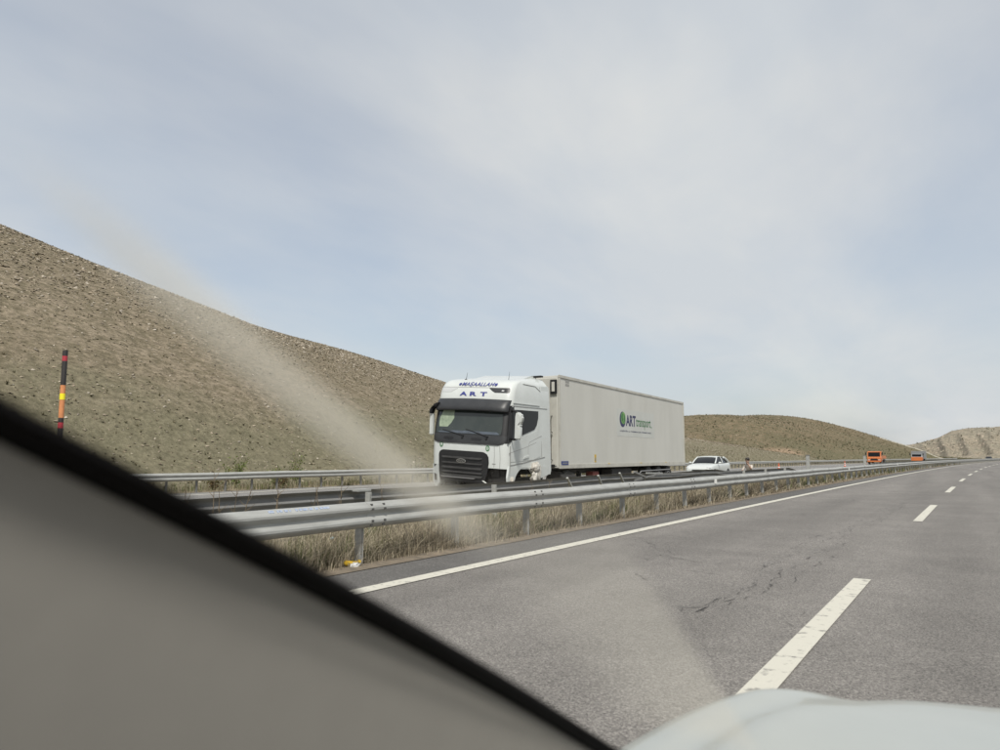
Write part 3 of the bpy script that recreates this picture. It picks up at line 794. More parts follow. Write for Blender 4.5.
# side glass wraps into the windscreen pillar
sideprism('side_window', [(2.98, 1.965), (1.62, 2.285), (1.46, 2.42), (1.36, 2.62), (1.34, 2.83), (2.88, 2.80)], M['glass'], .001, .012)
sideprism('pillar_cover', [(3.0, 1.90), (3.17, 1.86), (3.10, 2.2), (2.98, 2.86), (2.80, 2.86), (2.90, 2.0)], M['black'], -.03, .008)
sideprism('window_pillar', [(2.42, 2.10), (2.30, 2.13), (2.30, 2.81), (2.40, 2.81)], M['black'], .012, .018)
def frontpatch(name, rows, m, o=.006, back=.0, n=26, parent=truck):
    """rows: list of (z, y0, y1); patch follows the front of the cab with thickness"""
    V, F = [], []; c = n + 1
    for lay in (o, back):
        for z, a, b in rows:
            for k in range(c): V.append(fp(a + (b - a) * k / n, z, lay))
    nr = len(rows); h = nr * c
    for i in range(nr - 1):
        for k in range(n):
            q = i * c + k
            F.append((q, q + 1, q + c + 1, q + c)); F.append((h + q, h + q + c, h + q + c + 1, h + q + 1))
    for k in range(n):
        F.append((k, h + k, h + k + 1, k + 1)); q = (nr - 1) * c + k; F.append((q, q + 1, h + q + 1, h + q))
    for i in range(nr - 1):
        q = i * c; F.append((q, q + c, h + q + c, h + q)); q = i * c + n; F.append((q, h + q, h + q + c, q + c))
    ob = pyd(name, V, F, m, parent, smooth=True)
    try: ob.data.set_sharp_from_angle(angle=R(40))
    except Exception: pass
    return ob
# windscreen with its black surround
frontpatch('windscreen_surround', [(1.86, -1.22, 1.23), (2.0, -1.235, 1.2455), (2.3, -1.235, 1.2435), (2.6, -1.23, 1.238), (2.90, -1.225, 1.234)], M['black'], .016, -.01, 60)
ws = frontpatch('windscreen', [(2.07, -1.06, 1.02), (2.12, -1.08, 1.05), (2.3, -1.085, 1.06), (2.6, -1.065, 1.04), (2.78, -1.05, 1.02)], M['glass_ws'], .022, .0, 30)
# dash edge seen through the glass; the pale green patch is a painted hill reflection
frontpatch('hill_reflection', [(2.24, -.99, -.70), (2.36, -1.01, -.58), (2.50, -1.0, -.50), (2.66, -.93, -.52), (2.74, -.9, -.52)], mat('reflection_green', (.30, .36, .26), .5, c2=(.20, .25, .18), scale=7), .0245, .021, 10, parent=ws)
frontpatch('dash_edge', [(2.08, -1.0, .98), (2.11, -1.0, .98), (2.15, -.5, .9)], mat('dash_blue_grey', (.09, .11, .14), .5, c2=(.06, .07, .085), scale=5), .0243, .021, 20, parent=ws)
# wipers
for y0, y1, z1 in ((-.15, -.85, 2.16), (.62, -.05, 2.2)):
    MB().tube([fp(y0, 1.96, .03), fp(y0 + .05, 2.02, .05), fp(y1, z1, .035)], [.016, .014, .009], 6).build('wiper', M['black'], truck)
    MB().lathe([(.035, 0), (.03, .05), (.004, .055)], 10, 'x', fp(y0, 1.96, .0)).build('wiper_pivot', M['black'], truck)
# black panel below the screen with two dark steps
lp_ = frontpatch('scuttle_panel', [(1.80, -1.0, .98), (1.84, -1.13, 1.12), (1.95, -1.2, 1.215), (2.03, -1.21, 1.225), (2.06, -1.2, 1.215)], M['grey_pl'], .024, -.01, 50)
for y in (-.62, .30):
    frontpatch('step_recess', [(1.90, y - .13, y + .13), (1.93, y - .17, y + .17), (1.97, y - .15, y + .15)], M['black'], .030, .0, 8, parent=lp_)
# sun visor: a deep smoked shield
vz = [(2.72, .16), (2.76, .19), (2.86, .17), (2.96, .12), (3.04, .05), (3.07, .01)]
V, F = [], []
nv = 36
for lay in (0, 1):
    for z, o in vz:
        for k in range(nv + 1):
            y = -1.16 + 2.36 * k / nv
            V.append(fp(y, z - .05 * abs(y) ** 2 * .3, (o - .015 * lay) * (1 - .35 * abs(y / 1.2) ** 6)))
c = nv + 1; h = len(vz) * c
for i in range(len(vz) - 1):
    for k in range(nv):
        q = i * c + k; F += [(q, q + 1, q + c + 1, q + c), (h + q, h + q + c, h + q + c + 1, h + q + 1)]
for k in range(nv): F.append((k, h + k, h + k + 1, k + 1)); q = (len(vz) - 1) * c + k; F.append((q, q + 1, h + q + 1, h + q))
for i in range(len(vz) - 1): q = i * c; F.append((q, q + c, h + q + c, h + q)); q += nv; F.append((q, h + q, h + q + c, q + c))
pyd('sun_visor', V, F, M['grey_pl'], truck, smooth=True)
# roof lamp recesses and the seam between them
frontpatch('lamp_recess', [(3.25, .70, 1.12), (3.30, .60, 1.13), (3.37, .50, 1.12), (3.385, .50, 1.1)], M['grey_pl'], .006, -.01, 14)
frontpatch('position_lamp', [(3.29, .90, .97), (3.33, .90, .97)], M['lamp'], .016, .0, 4)
frontpatch('lamp_recess', [(3.25, -1.1, -.75), (3.30, -1.12, -.68), (3.36, -1.12, -.56), (3.385, -1.1, -.55)], M['lamp'], .006, -.01, 14)
frontpatch('header_seam', [(3.385, -1.1, 1.1), (3.40, -1.1, 1.1)], M['ink'], .004, -.004, 30)
# lettering on the header
lettering('lettering', 'MAŞAALLAH', -.45, .60, 3.415, 3.56, lambda u, v: fp(u, v, .034), M['blue'], truck, bold=.014, shear=.05)
for y in (-.52, .66):
    m = MB()
    for k in range(5):
        a = k * 2 * math.pi / 5
        m.prism([(.018 * math.cos(b) + .026 * math.cos(a), .018 * math.sin(b) + .026 * math.sin(a)) for b in np.linspace(0, 2 * math.pi, 9)[:-1]], lambda a_, b_, t_, y=y: (fx_(y + a_, 3.49 + b_) + t_, y + a_, 3.49 + b_), .004, .030)
    m.build('flower_emblem', M['blue'], truck, T=TC_)
for ch, a, b in (('A', -.44, -.19), ('R', -.10, .13), ('T', .24, .46)):
    lettering('lettering', ch, a, b, 3.145, 3.265, lambda u, v: fp(u, v, .010), M['blue'], truck, bold=.045)
# grille: dark tray, frame and six bars
frontpatch('grille', [(.74, -.88, .50), (.80, -.93, .55), (1.0, -.95, .64), (1.3, -.95, .70), (1.46, -.95, .69), (1.54, -.92, .64), (1.585, -.84, .55), (1.595, -.78, .48)], M['black'], .010, -.03, 24)
GR = bpy.data.objects['grille']
for z, th in ((1.40, .05), (1.25, .035), (1.12, .05), (1.0, .04), (.90, .06)):
    frontpatch('grille_bar', [(z - th / 2, -.80, .46), (z, -.82, .50), (z + th / 2, -.81, .48)], M['grille_bar'], .045, .012, 18, parent=GR)
frontpatch('grille_trim', [(.84, -.84, .24), (.865, -.86, .30)], M['rim'], .06, .03, 14, parent=GR)
# oval emblem on the upper bar
ov = [(-.15 + .155 * math.cos(a), 1.315 + .062 * math.sin(a)) for a in np.linspace(0, 2 * math.pi, 25)[:-1]]
fpr = lambda a, b, t_: (fx_(a, b) + t_, a, b)
em = MB().prism(ov, fpr, .03, .062).build('emblem', M['chrome'], truck, T=TC_, bevel=.004)
MB().prism([(-.15 + (a + .15) * .84, 1.315 + (b - 1.315) * .74) for a, b in ov], fpr, .05, .066).build('emblem_field', M['grey_pl'], em, T=TC_)
lettering('emblem_script', 'Ford', -.24, -.06, 1.285, 1.345, lambda u, v: fp(u, v, .068), M['chrome'], em, bold=.005, shear=.35)
# green round stickers
for y, z, s_ in ((-.87, 1.74, 'L'), (.66, 1.70, 'G')):
    rg = [(.062 * math.cos(a), .078 * math.sin(a)) for a in np.linspace(0, 2 * math.pi, 19)[:-1]]
    st = MB().prism([(y + a, z + b) for a, b in rg], fpr, .002, .006).build('round_sticker', M['green'], truck, T=TC_)
    MB().prism([(y + a * .62, z + b * .62) for a, b in rg], fpr, .005, .008).build('sticker_field', M['white'], st, T=TC_)
    lettering('sticker_letter', s_, y - .022, y + .022, z - .034, z + .034, lambda u, v: fp(u, v, .0095), M['green'], st, bold=.03)
frontpatch('model_mark', [(1.28, .80, .90), (1.30, .80, .90)], M['ink'], .006, .0, 3)
for pts in (((.86, 1.78), (.87, 1.5), (.85, 1.2)), ((1.02, 1.78), (1.04, 1.45), (1.02, 1.18))):
    m = MB()
    for (ya, za), (yb, zb) in zip(pts[:-1], pts[1:]): m.prism([(ya - .005, za), (ya + .005, za), (yb + .005, zb), (yb - .005, zb)], fpr, -.002, .004)
    m.build('panel_gap', M['ink'], truck, T=TC_)
# far bumper corner with its lamp still in place
MB().prism([(-1.05, 1.18), (-.965, 1.18), (-.95, .66), (-1.05, .56), (-1.2, .60), (-1.245, .92), (-1.2, 1.0)], lambda a, b, t_: (fx_(a, b) + t_, a, b), -.30, .015).build('bumper_corner', M['white'], truck, T=TC_, bevel=.02)
MB().prism([(-1.14, .92), (-1.04, .88), (-1.04, .72), (-1.13, .74)], lambda a, b, t_: (fx_(a, b) + t_, a, b), .0, .022).build('fog_lamp', M['black'], truck, T=TC_, bevel=.006)
# dark inner structure laid bare on the broken side
MB().box((2.75, .45, .88), (.62, 1.28, .52)).box((2.9, -.2, .60), (.35, 1.7, .14)).box((2.95, .80, 1.02), (.30, .30, .26)).build('exposed_frame', M['dark'], truck, bevel=.02)
m = MB()
for i in range(9):
    a = Vector((3.08 + rng.uniform(-.05, .08), rng.uniform(.5, 1.1), rng.uniform(.62, 1.12))); b = a + Vector((rng.uniform(-.05, .1), rng.uniform(-.3, .2), rng.uniform(-.25, .1)))
    m.tube([a, (a + b) / 2 + Vector((.05, 0, .04)), b], .009, 5)
m.build('torn_wiring', M['dark'], truck)
MB().tube([(3.20, .42, .82), (3.30, .62, .74), (3.34, .78, .64)], .022, 6).build('bent_bracket', M['sticker'], truck)
# torn foam hanging in the wheel opening, and a torn edge on the wing
def lump(name, c, r, m, seed, parent=truck, n=3, amp=.35):
    bm = bmesh.new(); bmesh.ops.create_icosphere(bm, subdivisions=n, radius=1)
    q = np.random.RandomState(seed); w_ = q.uniform(-1, 1, (14, 3)) * (5.5 if amp < .3 else 9); ph = q.uniform(0, 6.28, 14)
    for v in bm.verts:
        k = 1 + amp * sum(math.sin(float(np.dot(w_[i], v.co)) + ph[i]) for i in range(14)) / 7
        v.co = Vector((c[0] + v.co.x * r[0] * k, c[1] + v.co.y * r[1] * k, c[2] + v.co.z * r[2] * k))
    me = bpy.data.meshes.new(name); bm.to_mesh(me); bm.free()
    return link(name, me, m, parent, smooth=True)
lump('torn_foam', (1.62, 1.28, 1.12), (.24, .10, .17), M['foam'], 1, amp=.5)
lump('torn_foam', (1.50, 1.29, 1.0), (.12, .09, .30), M['foam'], 2, amp=.4)
lump('torn_foam', (1.70, 1.29, .88), (.16, .09, .15), M['foam'], 3, amp=.5)
lump('torn_foam', (1.40, 1.29, .78), (.035, .04, .16), M['foam'], 4)
lump('torn_foam', (2.98, 1.25, .72), (.10, .06, .19), M['foam'], 5, amp=.45)
# mirrors
mm_ = MB().prism([(1.42, 1.98), (1.58, 1.98), (1.60, 2.30), (1.57, 2.37), (1.64, 2.45), (1.66, 2.62), (1.60, 2.70), (1.48, 2.74), (1.45, 2.6)], lambda a, b, t_: (t_, a, b), 2.98, 3.16).build('mirror', M['white'], truck, T=TC_, bevel=.035)
MB().prism([(1.45, 2.04), (1.56, 2.04), (1.58, 2.66), (1.48, 2.68)], lambda a, b, t_: (t_, a, b), 2.965, 2.985).build('mirror_glass', M['glass'], mm_, T=TC_)
MB().tube([TC_((2.9, 1.2, 2.74)), TC_((3.06, 1.36, 2.77)), TC_((3.08, 1.52, 2.71))], .035, 8).build('mirror_arm', M['black'], truck)
MB().tube([TC_((2.95, 1.2, 2.0)), TC_((3.05, 1.35, 1.98)), TC_((3.07, 1.48, 2.0))], .03, 8).build('mirror_arm', M['black'], truck)
MB().prism([(-1.22, 2.78), (-1.06, 2.83), (-1.0, 2.93), (-1.15, 2.9), (-1.33, 2.72), (-1.36, 2.6), (-1.28, 2.6)], lambda a, b, t_: (t_, a, b), 3.0, 3.2).build('mirror', M['black'], truck, T=TC_, bevel=.02)
MB().prism([(-1.40, 1.98), (-1.28, 1.98), (-1.27, 2.62), (-1.38, 2.66)], lambda a, b, t_: (t_, a, b), 2.98, 3.12).build('mirror', M['white'], truck, T=TC_, bevel=.03)
# roof: deflector, horns, aerials
MB().prism([(2.3, 3.60), (1.6, 3.74), (.95, 3.90), (.66, 3.92), (.66, 3.6)], lambda a, b, t_: (a, t_, b), -.86, .86).build('roof_deflector', M['white'], truck, T=TC_, bevel=.05)
for x, y, hgt in ((2.35, -.62, .22), (2.2, .72, .26)):
    MB().tube([TC_((x, y, 3.62)), TC_((x - .02, y, 3.70)), TC_((x - .08, y, 3.66 + hgt))], [.02, .008, .003], 6).build('aerial', M['black'], truck)
    lump('aerial_base', TC_((x, y, 3.64)), (.06, .035, .035), M['black'], 9)
MB().box((.72, .9, 3.86), (.16, .34, .05)).build('roof_bracket', M['black'], truck, bevel=.01)
# side fairing towards the trailer
MB().prism([(1.10, 1.04), (.58, .98), (.52, 1.1), (.52, 3.5), (.60, 3.62), (1.10, 3.58)], lambda a, b, t_: (a, hw(min(b, 3.5)) + t_, b), -.04, .004).build('side_fairing', M['white'], truck, T=TC_, bevel=.012)
MB().prism([(1.10, 1.04), (.58, .98), (.52, 1.1), (.52, 3.5), (.60, 3.62), (1.10, 3.58)], lambda a, b, t_: (a, -hw(min(b, 3.5)) - t_, b), -.04, .004).build('side_fairing', M['white'], truck, T=TC_, bevel=.012)
# hoses and ladder between cab and trailer
for i in range(3):
    MB().tube([(.55, .5 + .12 * i, 1.5), (.3, .55 + .12 * i, 1.15 + .05 * i), (.06, .5 + .12 * i, 1.6)], .022, 6).build('air_hose', M['black'], truck)
# trailer box
TL = 13.62
MB().box((-TL / 2, 0, 2.525), (TL, 2.54, 2.86)).build('trailer_box', M['box'], truck, bevel=.02)
BX = bpy.data.objects['trailer_box']
for y in (-1, 1):
    MB().box((-TL / 2, y * 1.279, 3.93), (TL + .02, .03, .09)).build('top_rail', M['trim'], BX, bevel=.006)
    MB().box((-TL / 2, y * 1.281, 1.145), (TL + .02, .03, .13)).build('bottom_rail', M['trim'], BX, bevel=.006)
    for x in (-.04, -TL + .04):
        MB().box((x, y * 1.283, 2.52), (.10, .032, 2.72)).build('corner_post', M['trim'], BX, bevel=.006)
MB().box((-TL - .006, 0, 2.5), (.05, 2.5, 2.8)).build('rear_door', M['trim'], BX, bevel=.01)
MB().box((.012, 0, 2.52), (.02, 2.40, 2.7)).build('front_wall', M['trim'], BX, bevel=.004)
# black lamp frame, clips and cables on the front wall
fr_ = MB().box((.06, 1.13, 3.60), (.06, .22, .44)).build('refrigeration_grille', M['black'], BX, bevel=.01)
MB().box((.095, 1.13, 3.60), (.02, .10, .30)).build('grille_insert', M['trim'], fr_, bevel=.004)
for i in range(7): MB().box((.05, .93, 3.45 - i * .17), (.05, .06, .10)).build('front_bracket', M['black'], BX, bevel=.008)
for z0, z1 in ((2.7, 2.2), (2.1, 1.35)):
    MB().tube([(.03, 1.06, z0), (.10, 1.05, z0), (.10, 1.05, z1), (.03, 1.06, z1)], .012, 6).build('grab_rail', M['black'], BX)
MB().box((.05, 1.05, 1.17), (.05, .2, .08)).build('marker_lamp', M['black'], BX, bevel=.01)
# sticker with globe and lettering
SY = 1.2705
bf = lambda x, z, t_: (x, SY + t_, z)
st = MB().prism([(-4.96, 2.20), (-4.96, 3.21), (-9.25, 3.21), (-9.25, 2.20)], bf, 0, .003).build('sticker', M['sticker'], BX)
gl = [(-5.56 + .31 * math.cos(a), 2.83 + .29 * math.sin(a)) for a in np.linspace(0, 2 * math.pi, 33)[:-1]]
g1 = MB().prism(gl, bf, .002, .006).build('globe', M['navy'], BX)
g2 = [(-5.62 + .245 * math.cos(a), 2.88 + .225 * math.sin(a)) for a in np.linspace(0, 2 * math.pi, 33)[:-1]]
MB().prism(g2, bf, .005, .0085).build('globe_disc', M['lgreen'], g1)
for poly in ([(-5.40, 2.93), (-5.50, 3.07), (-5.60, 3.02), (-5.56, 2.90), (-5.62, 2.84), (-5.53, 2.74), (-5.47, 2.80)], [(-5.70, 3.02), (-5.80, 2.96), (-5.80, 2.82), (-5.72, 2.72), (-5.68, 2.84)], [(-5.60, 2.69), (-5.66, 2.72), (-5.60, 2.78)]):
    MB().prism(poly, bf, .008, .011).build('continent', M['green'], g1)
tf = lambda o: (lambda u, v: (-u, SY + o, v))
lettering('lettering', 'ART', 5.90, 7.00, 2.60, 3.02, tf(.006), M['navy'], BX, bold=.035)
lettering('lettering', 'transport', 7.03, 8.80, 2.50, 2.93, tf(.006), M['green'], BX, bold=.012)
MB().prism([(-8.86, 2.60), (-8.86, 2.66), (-8.92, 2.66), (-8.92, 2.60)], bf, .002, .006).build('full_stop', M['green'], BX)
lettering('lettering', 'LOJİSTİK ve TAŞIMACILIK HİZMETLERİ', 5.26, 8.82, 2.36, 2.44, tf(.006), M['navy'], BX, bold=.02)
pb = MB().prism([(-.13, 1.19), (-.13, 1.31), (-.63, 1.31), (-.63, 1.19)], bf, .012, .032).build('blue_plate', M['plate_blue'], BX)
MB().prism([(-.18, 1.235), (-.18, 1.262), (-.57, 1.262), (-.57, 1.235)], bf, .030, .035).build('plate_print', M['ink'], pb)
yp = MB().prism([(-2.80, 1.26), (-2.80, 1.52), (-2.95, 1.52), (-2.95, 1.26)], bf, 0, .005).build('yellow_sticker', M['yellow'], BX)
MB().prism([(-2.83, 1.30), (-2.83, 1.42), (-2.92, 1.42), (-2.92, 1.30)], bf, .004, .007).build('sticker_mark', M['ink'], yp)
for z0 in (3.76, 3.66):
    for k in range(4): MB().prism([(-.50 - k * .075, z0), (-.50 - k * .075, z0 + .075), (-.555 - k * .075, z0 + .075), (-.555 - k * .075, z0)], bf, 0, .003).build('number_mark', M['ink'], BX)
for x in (-4.0, -7.4, -10.6): MB().prism([(x, 1.19), (x, 1.215), (x - .16, 1.215), (x - .16, 1.19)], bf, .012, .03).build('side_marker', M['yellow'], BX)
# chassis, legs, axles
for y in (-.45, .45):
    MB().box((-6.2, y, .98), (12.4, .14, .22)).build('chassis_beam', M['dark'], truck, bevel=.01)
    MB().box((1.3, y, .72), (3.4, .12, .24)).build('tractor_beam', M['dark'], truck, bevel=.01)
    MB().box((-2.6, y * 1.7, .52), (.14, .14, .9)).build('landing_leg', M['dark'], truck, bevel=.01)
MB().box((-3.05, 1.08, .80), (.55, .26, .30)).build('red_locker', M['rust'], truck, bevel=.02)
MB().box((-5.6, 1.0, .80), (2.1, .4, .42)).build('pallet_box', M['dark'], truck, bevel=.03)
MB().tube([(-7.2, 1.22, .62), (-7.6, 1.24, .88), (-11.4, 1.24, .90)], .025, 6).build('side_guard_bar', M['rim'], truck)
MB().tube([(-.2, 1.0, .7), (-1.3, 1.0, .7)], .30, 14).build('air_tank', M['dark'], truck)
for x in (-8.6, -9.9, -11.2):
    for s_ in (-1, 1): wheel(truck, (x, s_ * 1.05, .53), .53, .38, s_)
for s_ in (-1, 1): wheel(truck, (-.75, s_ * .95, .52), .52, .58, s_)
wheel(truck, (2.2, -1.02, .52), .52, .32, -1)
lw = wheel(truck, (2.35, .72, .50), .50, .32, 1); lw.rotation_euler = (R(8), 0, R(18))
# ------------------------------------------------------------------ cars
def car_shell(t, st, m, name='body'):
    """st: stations (x, half width, z bottom, z shoulder, z top)"""
    rings = []
    for x, w, zb, zs_, zt in st:
        half = [(0, zb), (w * .8, zb), (w * .96, zb + .06), (w, (zb + zs_) / 2), (w * .985, zs_ - .03), (w * .93, zs_ + (zt - zs_) * .45), (w * .74, zt - .012), (w * .35, zt), (0, zt + .006)]
        rings.append([Vector((x, y, z)) for y, z in half] + [Vector((x, -y, z)) for y, z in half[-2:0:-1]])
    return MB().loft(rings, True).build(name, m, t, smooth=True)

def sedan(loc, rz, label, body_m, name='sedan', detail=True):
    t = thing(name, loc, label, 'car', rz)
    st = [(2.26, .62, .32, .56, .60), (2.20, .76, .24, .62, .68), (2.05, .85, .20, .70, .78), (1.7, .885, .19, .78, .87), (1.2, .895, .19, .84, .945), (.75, .90, .19, .88, .985),
          (.1, .90, .19, .90, 1.0), (-.8, .90, .19, .91, 1.01), (-1.4, .895, .19, .92, 1.03), (-1.8, .885, .22, .92, 1.05), (-2.1, .84, .27, .88, 1.04), (-2.22, .74, .34, .80, .96)]
    bs = car_shell(t, st, body_m); sd = bs.modifiers.new('round', 'SUBSURF'); sd.levels = sd.render_levels = 2
    def gh(stn, m, nm, w0, w1):
        rings = []
        for x0, z0, x1, z1, wb, wt in stn: pass
    # glasshouse: quad frustum with curved roof
    def cs(x, zb, zt, wb, wt):
        return [Vector((x, -wb, zb)), Vector((x, -wt, zt - .03)), Vector((x, -wt * .6, zt)), Vector((x, 0, zt + .008)), Vector((x, wt * .6, zt)), Vector((x, wt, zt - .03)), Vector((x, wb, zb))]
    MB().loft([cs(.95, .95, .97, .74, .70), cs(.28, .97, 1.375, .80, .60), cs(-.2, .98, 1.42, .82, .62), cs(-.9, .99, 1.405, .82, .60), cs(-1.25, 1.0, 1.34, .80, .58), cs(-1.90, 1.03, 1.06, .70, .60)], True).build('glasshouse', M['glass'], t, smooth=True)
    # roof skin and pillars
    def rs(x, z, w): return [Vector((x, w * k, z + .012 - .03 * abs(k) ** 3)) for k in (-1, -.6, 0, .6, 1)] + [Vector((x, w * k, z - .012 - .03 * abs(k) ** 3)) for k in (1, .6, 0, -.6, -1)]
    MB().loft([rs(.30, 1.375, .64), rs(.0, 1.42, .655), rs(-.4, 1.435, .66), rs(-.9, 1.412, .645), rs(-1.22, 1.355, .62)], True).build('roof', body_m, t, smooth=True)
    for s_ in (-1, 1):
        for a, b, w_ in (((.98, s_ * .76, .95), (.26, s_ * .635, 1.37), .045), ((-.32, s_ * .845, .97), (-.35, s_ * .66, 1.40), .03), ((-1.2, s_ * .63, 1.35), (-1.86, s_ * .74, 1.04), .075)):
            MB().tube([a, ((a[0] + b[0]) / 2, (a[1] + b[1]) / 2 + s_ * .02, (a[2] + b[2]) / 2 + .01), b], w_, 6).build('pillar', body_m, t, smooth=True)
        lump('headlight', (2.04, s_ * .66, .67), (.16, .17, .07), M['lamp'], 3, t, 2, .05)
        lump('mirror', (.72, s_ * .99, 1.0), (.07, .11, .07), body_m, 4, t, 2, .05)
        for x in (1.42, -1.36):
            wheel(t, (x, s_ * .80, .31), .31, .20, s_)
    MB().box((2.235, 0, .54), (.06, .74, .10)).build('grille', M['black'], t, bevel=.02)
    MB().box((2.24, 0, .34), (.08, 1.1, .10)).build('air_intake', M['black'], t, bevel=.02)
    MB().box((2.285, 0, .44), (.02, .46, .10)).build('number_plate', M['paper'], t, bevel=.004)
    return t
rz0 = R(-90 - .9)
c_loc = Vector(W(49.6, -15.5, -.105))
sedan(c_loc, R(-91.5), 'white sedan stopped behind the rear of the white lorry trailer', M['white'])
sedan(Vector(W(312, -14.2, -.105)), R(-97), 'small dark car far down the other carriageway', M['grey_pl'])

def orange_truck(loc, rz, label, tall, cargo):
    t = thing('works_truck', loc, label, 'truck', rz, group='orange works trucks on the other carriageway')
    MB().prism([(0, .55), (.02, 1.18), (-.10, 1.30), (-.26, 2.28 * tall), (-.40, 2.36 * tall), (-1.6, 2.38 * tall), (-1.7, .55)], lambda a, b, q: (a, q, b), -1.08, 1.08).build('cab', M['orange'] if cargo == 'flat' else M['rim'], t, bevel=.06)
    if cargo != 'flat': MB().box((-.8, 0, .93), (1.72, 2.2, .72)).build('orange_front', M['orange'], t, bevel=.05)
    MB().prism([(-.105, 1.40), (-.258, 2.20 * tall), (-.30, 2.20 * tall), (-.15, 1.40)], lambda a, b, q: (a + .025, q, b), -.92, .92).build('windscreen', M['glass'], t, bevel=.01)
    for s_ in (-1, 1):
        MB().box((-.85, s_ * 1.075, 1.78 * tall), (.85, .03, .62)).build('side_window', M['glass'], t, bevel=.01)
        MB().box((.0, s_ * .80, .84), (.06, .36, .18)).build('headlight', M['lamp'], t, bevel=.02)
        MB().box((-.1, s_ * 1.28, 1.9), (.10, .18, .42)).build('mirror', M['black'], t, bevel=.02)
        for x in (-.9, -4.6): wheel(t, (x, s_ * .92, .46), .46, .34, s_)
    MB().prism([(-.62, .72), (-.50, 1.06), (.50, 1.06), (.62, .72)], lambda a, b, q: (q, a, b), -.02, .045).build('grille', M['black'], t, bevel=.02)
    MB().box((.03, 0, .58), (.14, 2.12, .24)).build('bumper', M['orange'], t, bevel=.03)
    MB().box((-3.6, 0, .72), (4.2, .9, .22)).build('chassis', M['dark'], t, bevel=.02)
    if cargo == 'flat':
        MB().box((-4.0, 0, 1.08), (4.3, 2.1, .12)).build('load_bed', M['orange'], t, bevel=.02)
        for s_ in (-1, 1): MB().box((-4.0, s_ * 1.03, 1.35), (4.3, .06, .42)).build('side_board', M['orange'], t, bevel=.01)
        MB().box((-2.1, 0, 1.6), (.5, 1.5, .9)).build('crane_column', M['dark'], t, bevel=.05)
    else:
        MB().box((-4.0, 0, 1.75), (4.4, 2.5, 1.75)).build('box_body', M['rim'], t, bevel=.04)
    return t
orange_truck(Vector(W(143.2, -18.5, -.105)), R(-92.5), 'orange works truck with open load bed facing us past the cones', .97, 'flat')
orange_truck(Vector(W(190, -17.7, -.105)), R(-93.5), 'farther works truck, orange below, with a pale box body', .86, 'box')

def cone(loc, label, h=.78):
    t = thing('traffic_cone', loc, label, 'traffic cone', group='cones on the other carriageway')
    MB().box((0, 0, .025), (.40, .40, .05)).build('base', M['cone'], t, bevel=.012)
    MB().lathe([(.15, .05), (.085, .05 + (h - .05) * .55), (.03, h), (.012, h + .01)], 18, 'z').build('body', M['cone'], t, smooth=True)
    for z0, z1 in ((.26, .38), (.50, .60)):
        r = lambda z: np.interp(z, [.05, .05 + (h - .05) * .55, h], [.15, .085, .03]) + .003
        MB().lathe([(r(z0) - .006, z0), (r(z0), z0), (r(z1), z1), (r(z1) - .006, z1)], 18, 'z').build('reflective_band', M['paper'], t, smooth=True)
    return t
cone((-14.05, 104.2, -.1), 'orange and white traffic cone standing in the median gap', .86)
cone((-13.3, 62.6, -.1), 'orange traffic cone behind the median rail to the right of the crouching man', .88)
cone(Vector(W(150, -21.0, -.1)), 'small traffic cone beyond the orange works truck', .86)

# ------------------------------------------------------------------ the man by the rail
pt = thing('person', W(37.0, -9.55, -.10), 'man in a cream shirt with dark hair crouching by the median rail', 'person')
def body_from_skeleton(P, E, Rr, root):
    me = bpy.data.meshes.new('tmp_skel'); me.from_pydata(P, E, []); me.update()
    o = bpy.data.objects.new('tmp_skel', me); COL.objects.link(o)
    md = o.modifiers.new('skin', 'SKIN'); md.use_smooth_shade = True
    for i, v in enumerate(me.skin_vertices[0].data):
        v.radius = Rr[i] if isinstance(Rr[i], tuple) else (Rr[i], Rr[i]); v.use_root = (i == root)
    sb = o.modifiers.new('sub', 'SUBSURF'); sb.levels = 2; sb.render_levels = 2
    bpy.context.view_layer.update()
    out = bpy.data.meshes.new_from_object(o.evaluated_get(bpy.context.evaluated_depsgraph_get()))
    bpy.data.objects.remove(o); bpy.data.meshes.remove(me)
    return out
# squatting, facing -Y (towards the lorry), trunk leaning forward, right hand at the cheek
J = {'pel': (0, .26, .44), 'bel': (.02, .18, .62), 'che': (.03, .04, .84), 'neck': (.04, -.06, 1.02), 'chin': (.04, -.11, 1.10), 'head': (.04, -.12, 1.24),
     'sl': (.20, .0, .97), 'el': (.27, -.20, .80), 'wl': (.14, -.24, 1.02), 'hl': (.09, -.23, 1.10),
     'sr': (-.13, .0, .97), 'er': (-.22, -.14, .74), 'wr': (-.16, -.36, .66), 'hr': (-.12, -.44, .64),
     'hipl': (.11, .24, .42), 'kl': (.20, -.16, .52), 'al': (.17, .06, .10), 'fl': (.19, -.12, .05),
     'hipr': (-.09, .24, .42), 'kr': (-.18, -.16, .52), 'ar': (-.15, .06, .10), 'fr': (-.17, -.12, .05)}
RAD = {'pel': (.15, .13), 'bel': (.145, .12), 'che': (.165, .125), 'neck': .062, 'chin': .075, 'head': .098, 'sl': .07, 'el': .048, 'wl': .034, 'hl': .036, 'sr': .07, 'er': .048, 'wr': .034, 'hr': .036,
       'hipl': .10, 'kl': .068, 'al': .045, 'fl': .042, 'hipr': .10, 'kr': .068, 'ar': .045, 'fr': .042}
names = list(J); ix = {n: i for i, n in enumerate(names)}
ED = [('pel', 'bel'), ('bel', 'che'), ('che', 'neck'), ('neck', 'chin'), ('chin', 'head'), ('che', 'sl'), ('sl', 'el'), ('el', 'wl'), ('wl', 'hl'), ('che', 'sr'), ('sr', 'er'), ('er', 'wr'), ('wr', 'hr'),
      ('pel', 'hipl'), ('hipl', 'kl'), ('kl', 'al'), ('al', 'fl'), ('pel', 'hipr'), ('hipr', 'kr'), ('kr', 'ar'), ('ar', 'fr')]
